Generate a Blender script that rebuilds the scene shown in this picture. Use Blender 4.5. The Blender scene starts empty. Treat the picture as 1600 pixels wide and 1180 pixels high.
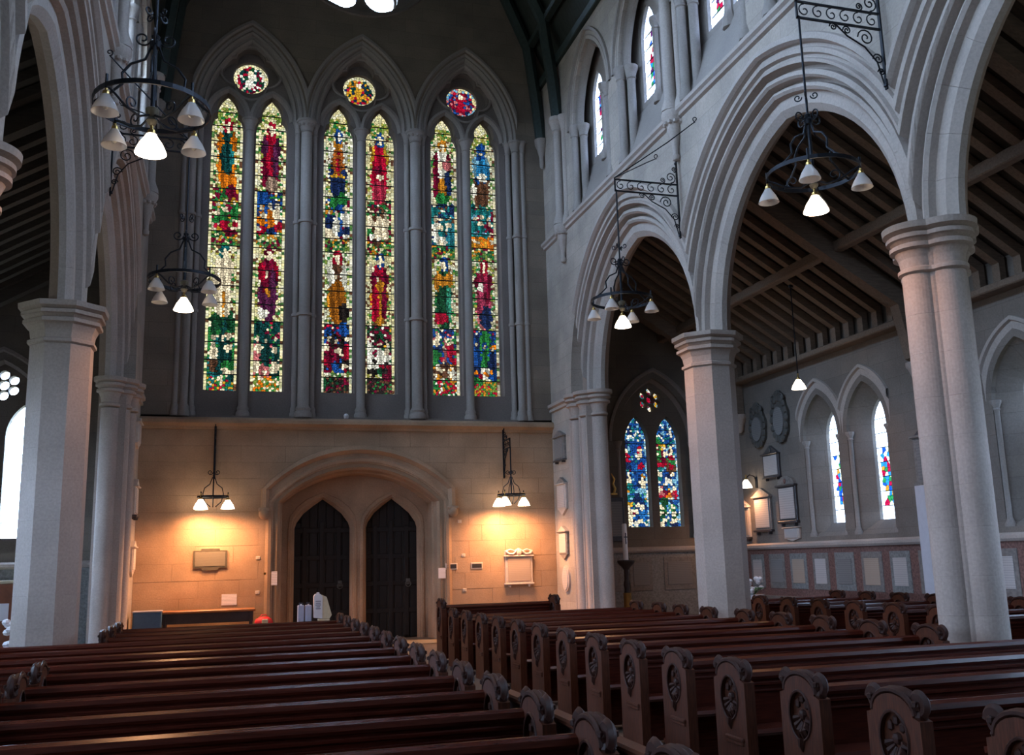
import bpy, bmesh, math, random
from mathutils import Vector, Matrix
random.seed(7)
PI = math.pi
sc = bpy.context.scene
COL = sc.collection

# ------------------------------------------------------------------ camera
F_PX = 1496.5
YAW, PITCH, ROLL = [math.radians(a) for a in (16.65, 10.77, -1.557)]
EYE = Vector((0, 0, 1.65))
_f = Vector((math.sin(YAW)*math.cos(PITCH), math.cos(YAW)*math.cos(PITCH), math.sin(PITCH)))
_r = Vector((math.cos(YAW), -math.sin(YAW), 0))
_u = _r.cross(_f)
_r2 = _r*math.cos(ROLL) + _u*math.sin(ROLL)
_u2 = -_r*math.sin(ROLL) + _u*math.cos(ROLL)
cam_d = bpy.data.cameras.new('camera')
cam_d.sensor_width = 36.0
cam_d.lens = F_PX/1600*36
cam_d.clip_start = 0.05
cam = bpy.data.objects.new('camera', cam_d)
m = Matrix.Identity(4)
for i in range(3):
    m[i][0] = _r2[i]; m[i][1] = _u2[i]; m[i][2] = -_f[i]; m[i][3] = EYE[i]
cam.matrix_world = m
COL.objects.link(cam)
sc.camera = cam

# ------------------------------------------------------------------ view + world
sc.view_settings.view_transform = 'Standard'
sc.view_settings.look = 'None'
sc.view_settings.gamma = 1.0
sc.view_settings.use_curve_mapping = False
sc.view_settings.exposure = 0.0
sc.cycles.use_denoising = True
sc.cycles.max_bounces = 8
sc.cycles.diffuse_bounces = 4
sc.cycles.glossy_bounces = 3
sc.cycles.transparent_max_bounces = 12
sc.cycles.caustics_reflective = False
sc.cycles.caustics_refractive = False
sc.cycles.sample_clamp_indirect = 6.0

SKY = 54.0                       # overcast sky radiance
w = bpy.data.worlds.new('overcast_sky')
sc.world = w
w.use_nodes = True
nt = w.node_tree
nt.nodes.clear()
o_ = nt.nodes.new('ShaderNodeOutputWorld')
b_ = nt.nodes.new('ShaderNodeBackground')
tc = nt.nodes.new('ShaderNodeTexCoord')
sx = nt.nodes.new('ShaderNodeSeparateXYZ')
cr = nt.nodes.new('ShaderNodeValToRGB')
cr.color_ramp.elements[0].position = 0.44
cr.color_ramp.elements[0].color = (0.10, 0.11, 0.10, 1)
cr.color_ramp.elements[1].position = 0.52
cr.color_ramp.elements[1].color = (0.55, 0.71, 1.0, 1)
ma = nt.nodes.new('ShaderNodeMath'); ma.operation = 'MULTIPLY_ADD'
ma.inputs[1].default_value = 0.5; ma.inputs[2].default_value = 0.5
nt.links.new(tc.outputs['Generated'], sx.inputs[0])
nt.links.new(sx.outputs[2], ma.inputs[0])
nt.links.new(ma.outputs[0], cr.inputs[0])
nt.links.new(cr.outputs[0], b_.inputs[0])
b_.inputs[1].default_value = SKY
nt.links.new(b_.outputs[0], o_.inputs[0])

WARM = (1.0, 0.45, 0.19)
LAMP_W = 110.0                    # chandelier lamp
WALL_LAMP_W = 150.0               # each lamp of the wall clusters

# ------------------------------------------------------------------ dimensions
XC = 2.78                        # nave axis
XR = 7.22                        # nave face of the right arcade wall
YW = 21.0                        # inner face of west wall
BAY = 5.31
PIERS = [13.85, 8.54, 3.23, -2.08]
RESP = 19.16
PX = 7.52                        # pier axis
XA = 11.7                        # aisle wall inner face
YE = -7.0                        # east end
CAPZ = 5.17
STRZ = 9.05
TOPZ = 13.3

def mx(x, s):                    # s=1 right side, s=-1 mirrored to the left side
    return x if s > 0 else 2*XC - x - 0.12

# portals where daylight comes in (guide the sky light through the windows)
def portal(name, loc, normal, sx_, sy_):
    d = bpy.data.lights.new(name, 'AREA')
    d.shape = 'RECTANGLE'; d.size = sx_; d.size_y = sy_
    d.cycles.is_portal = True
    o = bpy.data.objects.new(name, d)
    o.location = loc
    o.rotation_euler = Vector(normal).to_track_quat('-Z', 'Y').to_euler()
    COL.objects.link(o)
BAYC = [PIERS[0]+BAY/2, PIERS[0]-BAY/2, PIERS[1]-BAY/2, PIERS[2]-BAY/2]
for s in (1, -1):
    for yc in BAYC:
        for dy in (1.33, -1.33):
            portal('clerestory_portal', (mx(XR+0.60, s), yc+dy, 11.35), (-s, 0, 0), 1.7, 2.3)
        portal('aisle_portal', (mx(XA+0.52, s), yc-0.20, 3.4), (-s, 0, 0), 2.5, 2.6)

# ================================================================== materials
MATS = {}
def base_mat(name):
    mt = bpy.data.materials.new(name)
    mt.use_nodes = True
    n = mt.node_tree
    for x in list(n.nodes): n.nodes.remove(x)
    out = n.nodes.new('ShaderNodeOutputMaterial')
    p = n.nodes.new('ShaderNodeBsdfPrincipled')
    n.links.new(p.outputs[0], out.inputs[0])
    MATS[name] = mt
    return mt, n, p, out

def ramp(n, pairs):
    r = n.nodes.new('ShaderNodeValToRGB')
    e = r.color_ramp.elements
    while len(e) > 1: e.remove(e[-1])
    e[0].position = pairs[0][0]; e[0].color = (*pairs[0][1], 1)
    for p_, c in pairs[1:]:
        x = e.new(p_); x.color = (*c, 1)
    return r

def stone(name, col, joint=None, rough=0.85, course=0.36, blk=0.85, var=0.16, bump=0.25):
    mt, n, p, out = base_mat(name)
    t = n.nodes.new('ShaderNodeTexCoord')
    n1 = n.nodes.new('ShaderNodeTexNoise'); n1.inputs['Scale'].default_value = 1.3; n1.inputs['Detail'].default_value = 6
    n2 = n.nodes.new('ShaderNodeTexNoise'); n2.inputs['Scale'].default_value = 34; n2.inputs['Detail'].default_value = 4
    n.links.new(t.outputs['Object'], n1.inputs['Vector']); n.links.new(t.outputs['Object'], n2.inputs['Vector'])
    a = tuple(c*(1-var) for c in col); b = tuple(min(1, c*(1+var)) for c in col)
    r = ramp(n, [(0.3, a), (0.7, b)])
    n.links.new(n1.outputs[0], r.inputs[0])
    mix = n.nodes.new('ShaderNodeMixRGB'); mix.blend_type = 'MULTIPLY'; mix.inputs[0].default_value = 0.5
    r2 = ramp(n, [(0.3, (0.75, 0.75, 0.75)), (0.7, (1.1, 1.1, 1.1))])
    n.links.new(n2.outputs[0], r2.inputs[0])
    n.links.new(r.outputs[0], mix.inputs[1]); n.links.new(r2.outputs[0], mix.inputs[2])
    colout = mix.outputs[0]
    bm_ = n.nodes.new('ShaderNodeBump'); bm_.inputs['Strength'].default_value = bump; bm_.inputs['Distance'].default_value = 0.01
    h = n2.outputs[0]
    if joint:
        sp = n.nodes.new('ShaderNodeSeparateXYZ'); cb = n.nodes.new('ShaderNodeCombineXYZ')
        n.links.new(t.outputs['Object'], sp.inputs[0])
        n.links.new(sp.outputs[0 if joint == 'x' else 1], cb.inputs[0]); n.links.new(sp.outputs[2], cb.inputs[1])
        bk = n.nodes.new('ShaderNodeTexBrick')
        bk.inputs['Scale'].default_value = 1.0
        bk.inputs['Brick Width'].default_value = blk; bk.inputs['Row Height'].default_value = course
        bk.inputs['Mortar Size'].default_value = 0.006; bk.inputs['Mortar Smooth'].default_value = 0.3
        bk.inputs['Color1'].default_value = (0.86, 0.86, 0.86, 1); bk.inputs['Color2'].default_value = (1.06, 1.04, 1.0, 1)
        bk.inputs['Mortar'].default_value = (0.74, 0.72, 0.70, 1)
        n.links.new(cb.outputs[0], bk.inputs['Vector'])
        m2 = n.nodes.new('ShaderNodeMixRGB'); m2.blend_type = 'MULTIPLY'; m2.inputs[0].default_value = 0.8
        n.links.new(colout, m2.inputs[1]); n.links.new(bk.outputs[0], m2.inputs[2])
        colout = m2.outputs[0]
    n.links.new(colout, p.inputs['Base Color'])
    n.links.new(h, bm_.inputs['Height']); n.links.new(bm_.outputs[0], p.inputs['Normal'])
    p.inputs['Roughness'].default_value = rough
    p.inputs['Specular IOR Level'].default_value = 0.25
    return mt

def plain(name, col, rough=0.5, metal=0.0, var=0.12, scale=14, spec=0.5, bump=0.0, emit=None, es=0.0, stretch=None):
    mt, n, p, out = base_mat(name)
    t = n.nodes.new('ShaderNodeTexCoord')
    nz = n.nodes.new('ShaderNodeTexNoise'); nz.inputs['Scale'].default_value = scale; nz.inputs['Detail'].default_value = 5
    if stretch:
        mp = n.nodes.new('ShaderNodeMapping'); mp.inputs['Scale'].default_value = stretch
        n.links.new(t.outputs['Object'], mp.inputs[0]); n.links.new(mp.outputs[0], nz.inputs['Vector'])
    else:
        n.links.new(t.outputs['Object'], nz.inputs['Vector'])
    r = ramp(n, [(0.3, tuple(c*(1-var) for c in col)), (0.7, tuple(min(1, c*(1+var)) for c in col))])
    n.links.new(nz.outputs[0], r.inputs[0]); n.links.new(r.outputs[0], p.inputs['Base Color'])
    p.inputs['Roughness'].default_value = rough; p.inputs['Metallic'].default_value = metal
    p.inputs['Specular IOR Level'].default_value = spec
    if bump:
        b = n.nodes.new('ShaderNodeBump'); b.inputs['Strength'].default_value = bump; b.inputs['Distance'].default_value = 0.004
        n.links.new(nz.outputs[0], b.inputs['Height']); n.links.new(b.outputs[0], p.inputs['Normal'])
    if emit:
        p.inputs['Emission Color'].default_value = (*emit, 1); p.inputs['Emission Strength'].default_value = es
    return mt

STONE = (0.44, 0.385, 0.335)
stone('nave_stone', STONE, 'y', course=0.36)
stone('west_stone', (0.235, 0.19, 0.15), 'x', course=0.34)
stone('block_stone', (0.42, 0.28, 0.18), None, var=0.22, bump=0.4)
stone('mortar', (0.32, 0.22, 0.14), None)
stone('pier_stone', (0.45, 0.375, 0.325), None, var=0.10)
stone('moulding_stone', (0.46, 0.40, 0.355), None, var=0.10)
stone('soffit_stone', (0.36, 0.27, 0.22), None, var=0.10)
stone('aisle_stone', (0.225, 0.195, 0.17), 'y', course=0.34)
stone('aisle_end_stone', (0.20, 0.175, 0.15), 'x', course=0.34)
stone('shaft_stone', (0.33, 0.29, 0.26), None, var=0.10, rough=0.6)
stone('tracery_stone', (0.22, 0.185, 0.165), None, var=0.12)
plain('floor_tile', (0.20, 0.15, 0.11), 0.45, var=0.25, scale=2.2)
plain('roof_boards', (0.035, 0.042, 0.036), 0.8, var=0.25, scale=3, stretch=(1, 6, 1))
plain('roof_rib', (0.028, 0.045, 0.042), 0.7, var=0.2)
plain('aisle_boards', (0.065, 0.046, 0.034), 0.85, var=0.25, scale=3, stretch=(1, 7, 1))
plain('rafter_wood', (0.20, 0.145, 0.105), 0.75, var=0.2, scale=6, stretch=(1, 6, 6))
plain('rafter_shaded', (0.055, 0.042, 0.034), 0.8, var=0.2, scale=6, stretch=(1, 6, 6))  # rafter wood again, with the left aisle's gloom put into the colour
plain('aisle_boards_shaded', (0.030, 0.024, 0.020), 0.85, var=0.25, scale=3, stretch=(1, 7, 1))  # aisle boards with the left aisle's shade painted into the colour
plain('pew_wood', (0.066, 0.012, 0.006), 0.27, var=0.35, scale=9, stretch=(0.6, 9, 9), spec=0.42, bump=0.05)
plain('pew_end_wood', (0.070, 0.020, 0.009), 0.5, var=0.35, scale=10, stretch=(8, 8, 1.0), spec=0.22, bump=0.08)
plain('carved_wood', (0.034, 0.011, 0.007), 0.5, var=0.3, scale=22, spec=0.22)
plain('door_wood', (0.010, 0.007, 0.006), 0.6, var=0.3, scale=8, stretch=(10, 10, 0.8))
plain('iron', (0.012, 0.014, 0.020), 0.45, 0.6, var=0.2)
plain('brass', (0.55, 0.36, 0.12), 0.3, 1.0)
plain('gilt', (0.80, 0.50, 0.15), 0.3, 0.9)
plain('slate', (0.10, 0.095, 0.085), 0.5, var=0.15)
plain('bronze', (0.13, 0.115, 0.085), 0.45, 0.4, var=0.15)
plain('paper', (0.80, 0.78, 0.80), 0.7, var=0.03)
plain('white_board', (0.62, 0.60, 0.64), 0.6, var=0.04)
plain('blue_paint', (0.05, 0.13, 0.24), 0.5, var=0.08)
plain('table_wood', (0.32, 0.12, 0.04), 0.4, var=0.2, scale=8, stretch=(1, 8, 8))
plain('dark_wood', (0.035, 0.022, 0.018), 0.5, var=0.2)
plain('red_cloth', (0.70, 0.03, 0.04), 0.6, var=0.1)
plain('cream', (0.62, 0.52, 0.34), 0.5, var=0.06)
plain('white_plastic', (0.72, 0.71, 0.72), 0.35, var=0.03)
plain('grey_plastic', (0.40, 0.42, 0.52), 0.35, var=0.05)
plain('dark_ink', (0.03, 0.03, 0.05), 0.6)
plain('marble', (0.58, 0.50, 0.44), 0.45, var=0.10)
plain('dark_marble', (0.06, 0.055, 0.06), 0.3, var=0.2)
plain('grey_marble', (0.22, 0.20, 0.185), 0.5, var=0.25, scale=20)
plain('mosaic_red', (0.20, 0.105, 0.088), 0.6, var=0.45, scale=26)
plain('mosaic_grey', (0.24, 0.24, 0.23), 0.6, var=0.3, scale=26)
plain('candle_wax', (0.86, 0.84, 0.80), 0.4, var=0.03)
plain('cupboard_wood', (0.22, 0.07, 0.03), 0.5, var=0.2, scale=6)
plain('foliage', (0.10, 0.16, 0.06), 0.7, var=0.4)
plain('petal', (0.75, 0.72, 0.72), 0.6, var=0.1)
plain('ground_tan', (0.33, 0.26, 0.17), 0.8, var=0.15, scale=5)

def glassy(name, tint, rough=0.1, transl=0.0):
    mt, n, p, out = base_mat(name)
    n.nodes.remove(p)
    tr = n.nodes.new('ShaderNodeBsdfTransparent'); tr.inputs[0].default_value = (*tint, 1)
    gl = n.nodes.new('ShaderNodeBsdfGlossy'); gl.inputs['Roughness'].default_value = rough
    mxn = n.nodes.new('ShaderNodeMixShader'); mxn.inputs[0].default_value = 0.04
    n.links.new(tr.outputs[0], mxn.inputs[1]); n.links.new(gl.outputs[0], mxn.inputs[2]); n.links.new(mxn.outputs[0], out.inputs[0])
    return mt
glassy('clear_glass', (0.80, 0.84, 0.86))
plain('lead', (0.010, 0.010, 0.010), 0.6)

def stained(name, gain):
    mt, n, p, out = base_mat(name)
    n.nodes.remove(p)
    at = n.nodes.new('ShaderNodeAttribute'); at.attribute_name = 'pane'
    mul = n.nodes.new('ShaderNodeVectorMath'); mul.operation = 'SCALE'; mul.inputs[3].default_value = gain
    t = n.nodes.new('ShaderNodeTexCoord')
    nz = n.nodes.new('ShaderNodeTexNoise'); nz.inputs['Scale'].default_value = 26; nz.inputs['Detail'].default_value = 3
    n.links.new(t.outputs['Object'], nz.inputs['Vector'])
    r = ramp(n, [(0.3, (0.55, 0.55, 0.55)), (0.65, (1.15, 1.15, 1.15))])
    n.links.new(nz.outputs[0], r.inputs[0])
    mm = n.nodes.new('ShaderNodeMixRGB'); mm.blend_type = 'MULTIPLY'; mm.inputs[0].default_value = 1.0
    wm = n.nodes.new('ShaderNodeMixRGB'); wm.blend_type = 'MULTIPLY'; wm.inputs[0].default_value = 1.0; wm.inputs[2].default_value = (1.65, 1.22, 0.76, 1) if gain*SKY < 2 else (1.0, 1.0, 1.0, 1)
    n.links.new(at.outputs['Color'], wm.inputs[1]); n.links.new(wm.outputs[0], mm.inputs[1]); n.links.new(r.outputs[0], mm.inputs[2])
    n.links.new(mm.outputs[0], mul.inputs[0])
    tr = n.nodes.new('ShaderNodeBsdfTransparent'); n.links.new(mul.outputs[0], tr.inputs[0])
    gl = n.nodes.new('ShaderNodeBsdfGlossy'); gl.inputs['Roughness'].default_value = 0.15
    mxn = n.nodes.new('ShaderNodeMixShader'); mxn.inputs[0].default_value = 0.03
    n.links.new(tr.outputs[0], mxn.inputs[1]); n.links.new(gl.outputs[0], mxn.inputs[2]); n.links.new(mxn.outputs[0], out.inputs[0])
    return mt
stained('stained_glass', 1.5/SKY)
stained('stained_glass_bright', 3.2/SKY)

def lampglass(name, es):
    mt, n, p, out = base_mat(name)
    p.inputs['Base Color'].default_value = (0.85, 0.80, 0.76, 1)
    p.inputs['Roughness'].default_value = 0.25
    if es:
        p.inputs['Emission Color'].default_value = (1.0, 0.80, 0.58, 1); p.inputs['Emission Strength'].default_value = es
        return mt
    tl = n.nodes.new('ShaderNodeBsdfTranslucent'); tl.inputs[0].default_value = (0.8, 0.74, 0.70, 1)
    mxn = n.nodes.new('ShaderNodeMixShader'); mxn.inputs[0].default_value = 0.45
    n.links.new(p.outputs[0], mxn.inputs[1]); n.links.new(tl.outputs[0], mxn.inputs[2]); n.links.new(mxn.outputs[0], out.inputs[0])
    return mt
lampglass('shade_glass', 0)
lampglass('shade_lit', 9.0)
plain('bulb_lit', (1, 1, 1), 0.5, emit=(1.0, 0.85, 0.65), es=14.0)
plain('bulb_off', (0.75, 0.70, 0.62), 0.2, spec=0.6)

def inscribed(name, col, ink, axis=1, rows=26):
    mt, n, p, out = base_mat(name)
    t = n.nodes.new('ShaderNodeTexCoord')
    mp = n.nodes.new('ShaderNodeMapping'); mp.inputs['Scale'].default_value = (1, 1, 1)
    sp = n.nodes.new('ShaderNodeSeparateXYZ')
    n.links.new(t.outputs['Generated'], sp.inputs[0])
    cb = n.nodes.new('ShaderNodeCombineXYZ')
    n.links.new(sp.outputs[0], cb.inputs[0]); n.links.new(sp.outputs[2], cb.inputs[1])
    wv = n.nodes.new('ShaderNodeTexWave'); wv.bands_direction = 'Y'; wv.inputs['Scale'].default_value = rows/6.28
    n.links.new(cb.outputs[0], wv.inputs['Vector'])
    nz = n.nodes.new('ShaderNodeTexNoise'); nz.inputs['Scale'].default_value = 30
    n.links.new(cb.outputs[0], nz.inputs['Vector'])
    mu = n.nodes.new('ShaderNodeMath'); mu.operation = 'MULTIPLY'
    n.links.new(wv.outputs['Fac'], mu.inputs[0]); n.links.new(nz.outputs[0], mu.inputs[1])
    r = ramp(n, [(0.22, col), (0.5, ink)])
    n.links.new(mu.outputs[0], r.inputs[0]); n.links.new(r.outputs[0], p.inputs['Base Color'])
    p.inputs['Roughness'].default_value = 0.5
    return mt
inscribed('inscribed_marble', (0.58, 0.53, 0.50), (0.46, 0.42, 0.40))
inscribed('inscribed_warm', (0.46, 0.36, 0.28), (0.42, 0.32, 0.25))
inscribed('inscribed_grey', (0.24, 0.23, 0.22), (0.19, 0.18, 0.18))
inscribed('inscribed_bronze', (0.15, 0.135, 0.105), (0.20, 0.18, 0.14))
inscribed('printed_paper', (0.80, 0.78, 0.82), (0.45, 0.44, 0.5), rows=16)

# ================================================================== mesh helpers
class MB:
    def __init__(s): s.v = []; s.f = []; s.m = []; s.sm = []
    def add(s, vs, fs, mi=0, smooth=False):
        o = len(s.v); s.v += [tuple(x) for x in vs]
        for f in fs:
            s.f.append([i+o for i in f]); s.m.append(mi); s.sm.append(smooth)
        return s
    def box(s, x0, x1, y0, y1, z0, z1, mi=0, ch=0.0):
        if x0 > x1: x0, x1 = x1, x0
        if y0 > y1: y0, y1 = y1, y0
        if z0 > z1: z0, z1 = z1, z0
        if not ch:
            v = [(x, y, z) for x in (x0, x1) for y in (y0, y1) for z in (z0, z1)]
            return s.add(v, [(0, 1, 3, 2), (4, 6, 7, 5), (0, 4, 5, 1), (2, 3, 7, 6), (0, 2, 6, 4), (1, 5, 7, 3)], mi)
        bm = bmesh.new(); bmesh.ops.create_cube(bm, size=1)
        for v in bm.verts:
            v.co = Vector(((x0+x1)/2+v.co.x*(x1-x0), (y0+y1)/2+v.co.y*(y1-y0), (z0+z1)/2+v.co.z*(z1-z0)))
        bmesh.ops.bevel(bm, geom=bm.edges[:], offset=min(ch, 0.45*min(x1-x0, y1-y0, z1-z0)), segments=1, affect='EDGES')
        bm.verts.index_update()
        s.add([v.co for v in bm.verts], [[v.index for v in f.verts] for f in bm.faces], mi)
        bm.free(); return s
    def tube(s, pts, r, n=6, mi=0, closed=False, cap=True, flat=None):
        pts = [Vector(p) for p in pts]; N = len(pts); rings = []
        rr = r if isinstance(r, (list, tuple)) else [r]*N
        pu = None
        for i, p in enumerate(pts):
            if closed: t = pts[(i+1) % N]-pts[i-1]
            else: t = pts[min(i+1, N-1)]-pts[max(i-1, 0)]
            t.normalize()
            if pu is None:
                a = Vector((0, 0, 1)) if abs(t.z) < 0.9 else Vector((1, 0, 0))
                u = t.cross(a).normalized()
            else:
                u = (pu-t*pu.dot(t))
                if u.length < 1e-6: u = t.orthogonal()
                u.normalize()
            pu = u; q = t.cross(u)
            fl = flat or 1.0
            rings.append([p+(u*math.cos(2*PI*k/n)*fl+q*math.sin(2*PI*k/n))*rr[i] for k in range(n)])
        vs = [x for R in rings for x in R]; fs = []
        for i in range(N if closed else N-1):
            j = (i+1) % N
            for k in range(n):
                l = (k+1) % n
                fs.append((i*n+k, i*n+l, j*n+l, j*n+k))
        if cap and not closed:
            fs.append(tuple(range(n))[::-1]); fs.append(tuple((N-1)*n+k for k in range(n)))
        return s.add(vs, fs, mi, True)
    def lathe(s, prof, c=(0, 0, 0), n=16, mi=0, a0=0, a1=2*PI, smooth=True, capt=True):
        full = abs(a1-a0-2*PI) < 1e-6; K = n if full else n+1
        vs = []; fs = []
        for r, z in prof:
            for k in range(K):
                a = a0+(a1-a0)*k/n
                vs.append((c[0]+r*math.cos(a), c[1]+r*math.sin(a), c[2]+z))
        for i in range(len(prof)-1):
            for k in range(n):
                l = (k+1) % K
                fs.append((i*K+k, i*K+l, (i+1)*K+l, (i+1)*K+k))
        s.add(vs, fs, mi, smooth)
        if capt and full:
            o = len(s.v)-len(vs)
            for i, rev in ((0, True), (len(prof)-1, False)):
                if prof[i][0] > 1e-4:
                    f = [o+i*K+k for k in range(K)]
                    s.f.append(f[::-1] if rev else f); s.m.append(mi); s.sm.append(False)
        return s
    def loft(s, rings, mi=0, smooth=False, cap=True, closed=True):
        n = len(rings[0]); vs = [p for R in rings for p in R]; fs = []
        for i in range(len(rings)-1):
            for k in range(n if closed else n-1):
                l = (k+1) % n
                fs.append((i*n+k, i*n+l, (i+1)*n+l, (i+1)*n+k))
        if cap:
            fs.append(tuple(range(n))[::-1]); fs.append(tuple((len(rings)-1)*n+k for k in range(n)))
        return s.add(vs, fs, mi, smooth)
    def prism(s, poly, d0, d1, mp, mi=0):
        n = len(poly)
        vs = [mp(a, b, d0) for a, b in poly]+[mp(a, b, d1) for a, b in poly]
        fs = [tuple(range(n)), tuple(range(2*n-1, n-1, -1))]+[(i, i+n, (i+1) % n+n, (i+1) % n) for i in range(n)]
        return s.add(vs, fs, mi)
    def ball(s, c, r, sz=(1, 1, 1), mi=0, n=8):
        pr = []
        vs = []; fs = []
        for i in range(n//2+1):
            a = -PI/2+PI*i/(n//2)
            for k in range(n):
                b = 2*PI*k/n
                vs.append((c[0]+r*sz[0]*math.cos(a)*math.cos(b), c[1]+r*sz[1]*math.cos(a)*math.sin(b), c[2]+r*sz[2]*math.sin(a)))
        for i in range(n//2):
            for k in range(n):
                l = (k+1) % n
                fs.append((i*n+k, i*n+l, (i+1)*n+l, (i+1)*n+k))
        return s.add(vs, fs, mi, True)
    def mesh(s, name, mats):
        me = bpy.data.meshes.new(name)
        me.from_pydata(s.v, [], s.f)
        for mm in (mats if isinstance(mats, (list, tuple)) else [mats]): me.materials.append(MATS[mm])
        me.polygons.foreach_set('material_index', s.m)
        me.polygons.foreach_set('use_smooth', s.sm)
        me.update()
        bm = bmesh.new(); bm.from_mesh(me)
        bmesh.ops.recalc_face_normals(bm, faces=bm.faces[:])
        bm.to_mesh(me); bm.free()
        if any(s.sm): me.set_sharp_from_angle(angle=math.radians(38))
        return me
    def build(s, name, mats, parent=None, **kw):
        return put(name, s.mesh(name, mats), parent, **kw)

def props(o, label=None, cat=None, group=None, kind=None):
    if label: o['label'] = label
    if cat: o['category'] = cat
    if group: o['group'] = group
    if kind: o['kind'] = kind
    return o
def put(name, me, parent=None, loc=None, rot=None, label=None, cat=None, group=None, kind=None):
    o = bpy.data.objects.new(name, me); COL.objects.link(o)
    if parent: o.parent = parent
    if loc: o.location = loc
    if rot: o.rotation_euler = rot
    return props(o, label, cat, group, kind)
def thing(name, label, cat, loc=(0, 0, 0), rz=0.0, group=None):
    return put(name, None, None, loc, (0, 0, rz), label, cat, group)
def copytree(o, parent=None):
    c = o.copy(); COL.objects.link(c); c.parent = parent
    for ch in list(o.children): copytree(ch, c)
    return c

def fill2d(polys):
    """triangulated 2-D region with holes -> verts2d, faces, boundary loops"""
    cu = bpy.data.curves.new('tmp', 'CURVE'); cu.dimensions = '2D'; cu.fill_mode = 'BOTH'; cu.extrude = 0.5
    for P in polys:
        sp = cu.splines.new('POLY'); sp.points.add(len(P)-1)
        for q, (a, b) in zip(sp.points, P): q.co = (a, b, 0, 1)
        sp.use_cyclic_u = True
    o = bpy.data.objects.new('tmp', cu); COL.objects.link(o)
    dg = bpy.context.evaluated_depsgraph_get()
    me = bpy.data.meshes.new_from_object(o.evaluated_get(dg))
    vs = [tuple(v.co) for v in me.vertices]; fs = [list(p.vertices) for p in me.polygons]
    bpy.data.objects.remove(o); bpy.data.curves.remove(cu); bpy.data.meshes.remove(me)
    return vs, fs
def plate(name, polys, d0, d1, mp, mat, parent=None, **kw):
    vs, fs = fill2d(polys)
    b = MB(); b.add([mp(v[0], v[1], d0 if v[2] < 0 else d1) for v in vs], fs)
    return b.build(name, mat, parent, **kw)

# ---- pointed arches
def arc_r(a, h): return (a*a+h*h)/(2*a)
def arch_pts(a, z0, r, d=0.0, n=12, clip=None, base=None, xc=0.0):
    """points (x,z) left foot -> apex -> right foot of a pointed arch offset outward by d"""
    R = r+d; c = r-a
    th0 = PI
    if clip is not None and a+d > clip:
        th0 = math.acos(max(-1, (-clip-c)/R))
    th1 = math.acos(-c/R)
    L = []
    for i in range(n+1):
        t = th0+(th1-th0)*i/n
        L.append((c+R*math.cos(t), z0+R*math.sin(t)))
    P = L+[(-x, z) for x, z in L[-2::-1]]
    if base is not None:
        P = [(P[0][0], base)]+P+[(P[-1][0], base)]
    return [(x+xc, z) for x, z in P]
def arch_sweep(b, prof, a, z0, r, mp, n=12, clip=None, base=None, xc=0.0, mi=0, smooth=False, j0=None, j1=None, close=False):
    rows = [[mp(x, z, w) for x, z in arch_pts(a, z0, r, d, n, clip, base, xc)] for d, w in prof]
    if j0 is not None: rows = [R[j0:j1+1] for R in rows]
    N = len(rows[0]); K = len(rows)
    vs = [p for R in rows for p in R]; fs = []
    for i in range(K if close else K-1):
        i2 = (i+1) % K
        for j in range(N-1):
            fs.append((i*N+j, i*N+j+1, i2*N+j+1, i2*N+j))
    if close:
        fs.append([i*N for i in range(K)]); fs.append([i*N+N-1 for i in range(K)][::-1])
    b.add(vs, fs, mi, smooth)

def circle(cx, cz, r, n=24, a0=0): return [(cx+r*math.cos(a0+2*PI*k/n), cz+r*math.sin(a0+2*PI*k/n)) for k in range(n)]
def foil(cx, cz, R, r, k, n=10, a0=PI/2):
    """outline of a k-foil: union of k lobes at distance R with radius r"""
    P = []
    N = k*n*2
    for i in range(N):
        t = 2*PI*i/N
        best = 0
        for j in range(k):
            aj = a0+2*PI*j/k
            dl = t-aj
            q = r*r-(R*math.sin(dl))**2
            if q >= 0:
                v = R*math.cos(dl)+math.sqrt(q)
                best = max(best, v)
        if best <= 0: best = R*0.5
        P.append((cx+best*math.cos(t), cz+best*math.sin(t)))
    return P

# ================================================================== floor
XAL = mx(XA, -1)
b = MB(); b.box(XAL-0.8, XA+0.8, YE-0.6, YW+1.5, -0.2, 0.0)
floor = b.build('floor', 'floor_tile', kind='structure', label='dark stone and tile floor of the nave and aisles')
# pale threshold slabs before the doors
for i in range(4):
    b = MB(); b.box(1.30+i*0.86, 1.30+i*0.86+0.84, 20.0, 20.86, 0.0, 0.02, ch=0.006)
    b.build('floor_slab', 'ground_tan', floor)
for j in range(5):
    for i in range(2):
        b = MB(); b.box(1.86+i*0.80, 1.86+i*0.80+0.78, 17.2+j*0.55, 17.2+j*0.55+0.53, 0.0, 0.012, ch=0.004)
        b.build('floor_slab', 'ground_tan', floor)

# ================================================================== arcade walls (right and mirrored left)
AA = BAY/2-0.40                  # arch half span
AR = arc_r(AA, 2.62)
def arc_prof():
    # (distance outward from the intrados, depth into the wall)
    return [(0.98, 0.0), (0.96, -0.07), (0.88, -0.08), (0.85, -0.02), (0.84, 0.04), (0.80, 0.04), (0.78, 0.0), (0.72, 0.005), (0.70, 0.07), (0.66, 0.07), (0.64, 0.02),
            (0.60, 0.03), (0.585, 0.21), (0.53, 0.21), (0.515, 0.10), (0.45, 0.08), (0.42, 0.12), (0.41, 0.27), (0.37, 0.27)]
INNER = [(0.37, 0.27), (0.36, 0.19), (0.31, 0.165), (0.27, 0.20), (0.255, 0.29), (0.10, 0.29), (0.0, 0.37), (0.0, 0.46), (0.37, 0.46)]

def side_map(s, yc=0.0):
    return lambda u, v, w_: (mx(XR+w_, s), yc+u, v)

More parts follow.
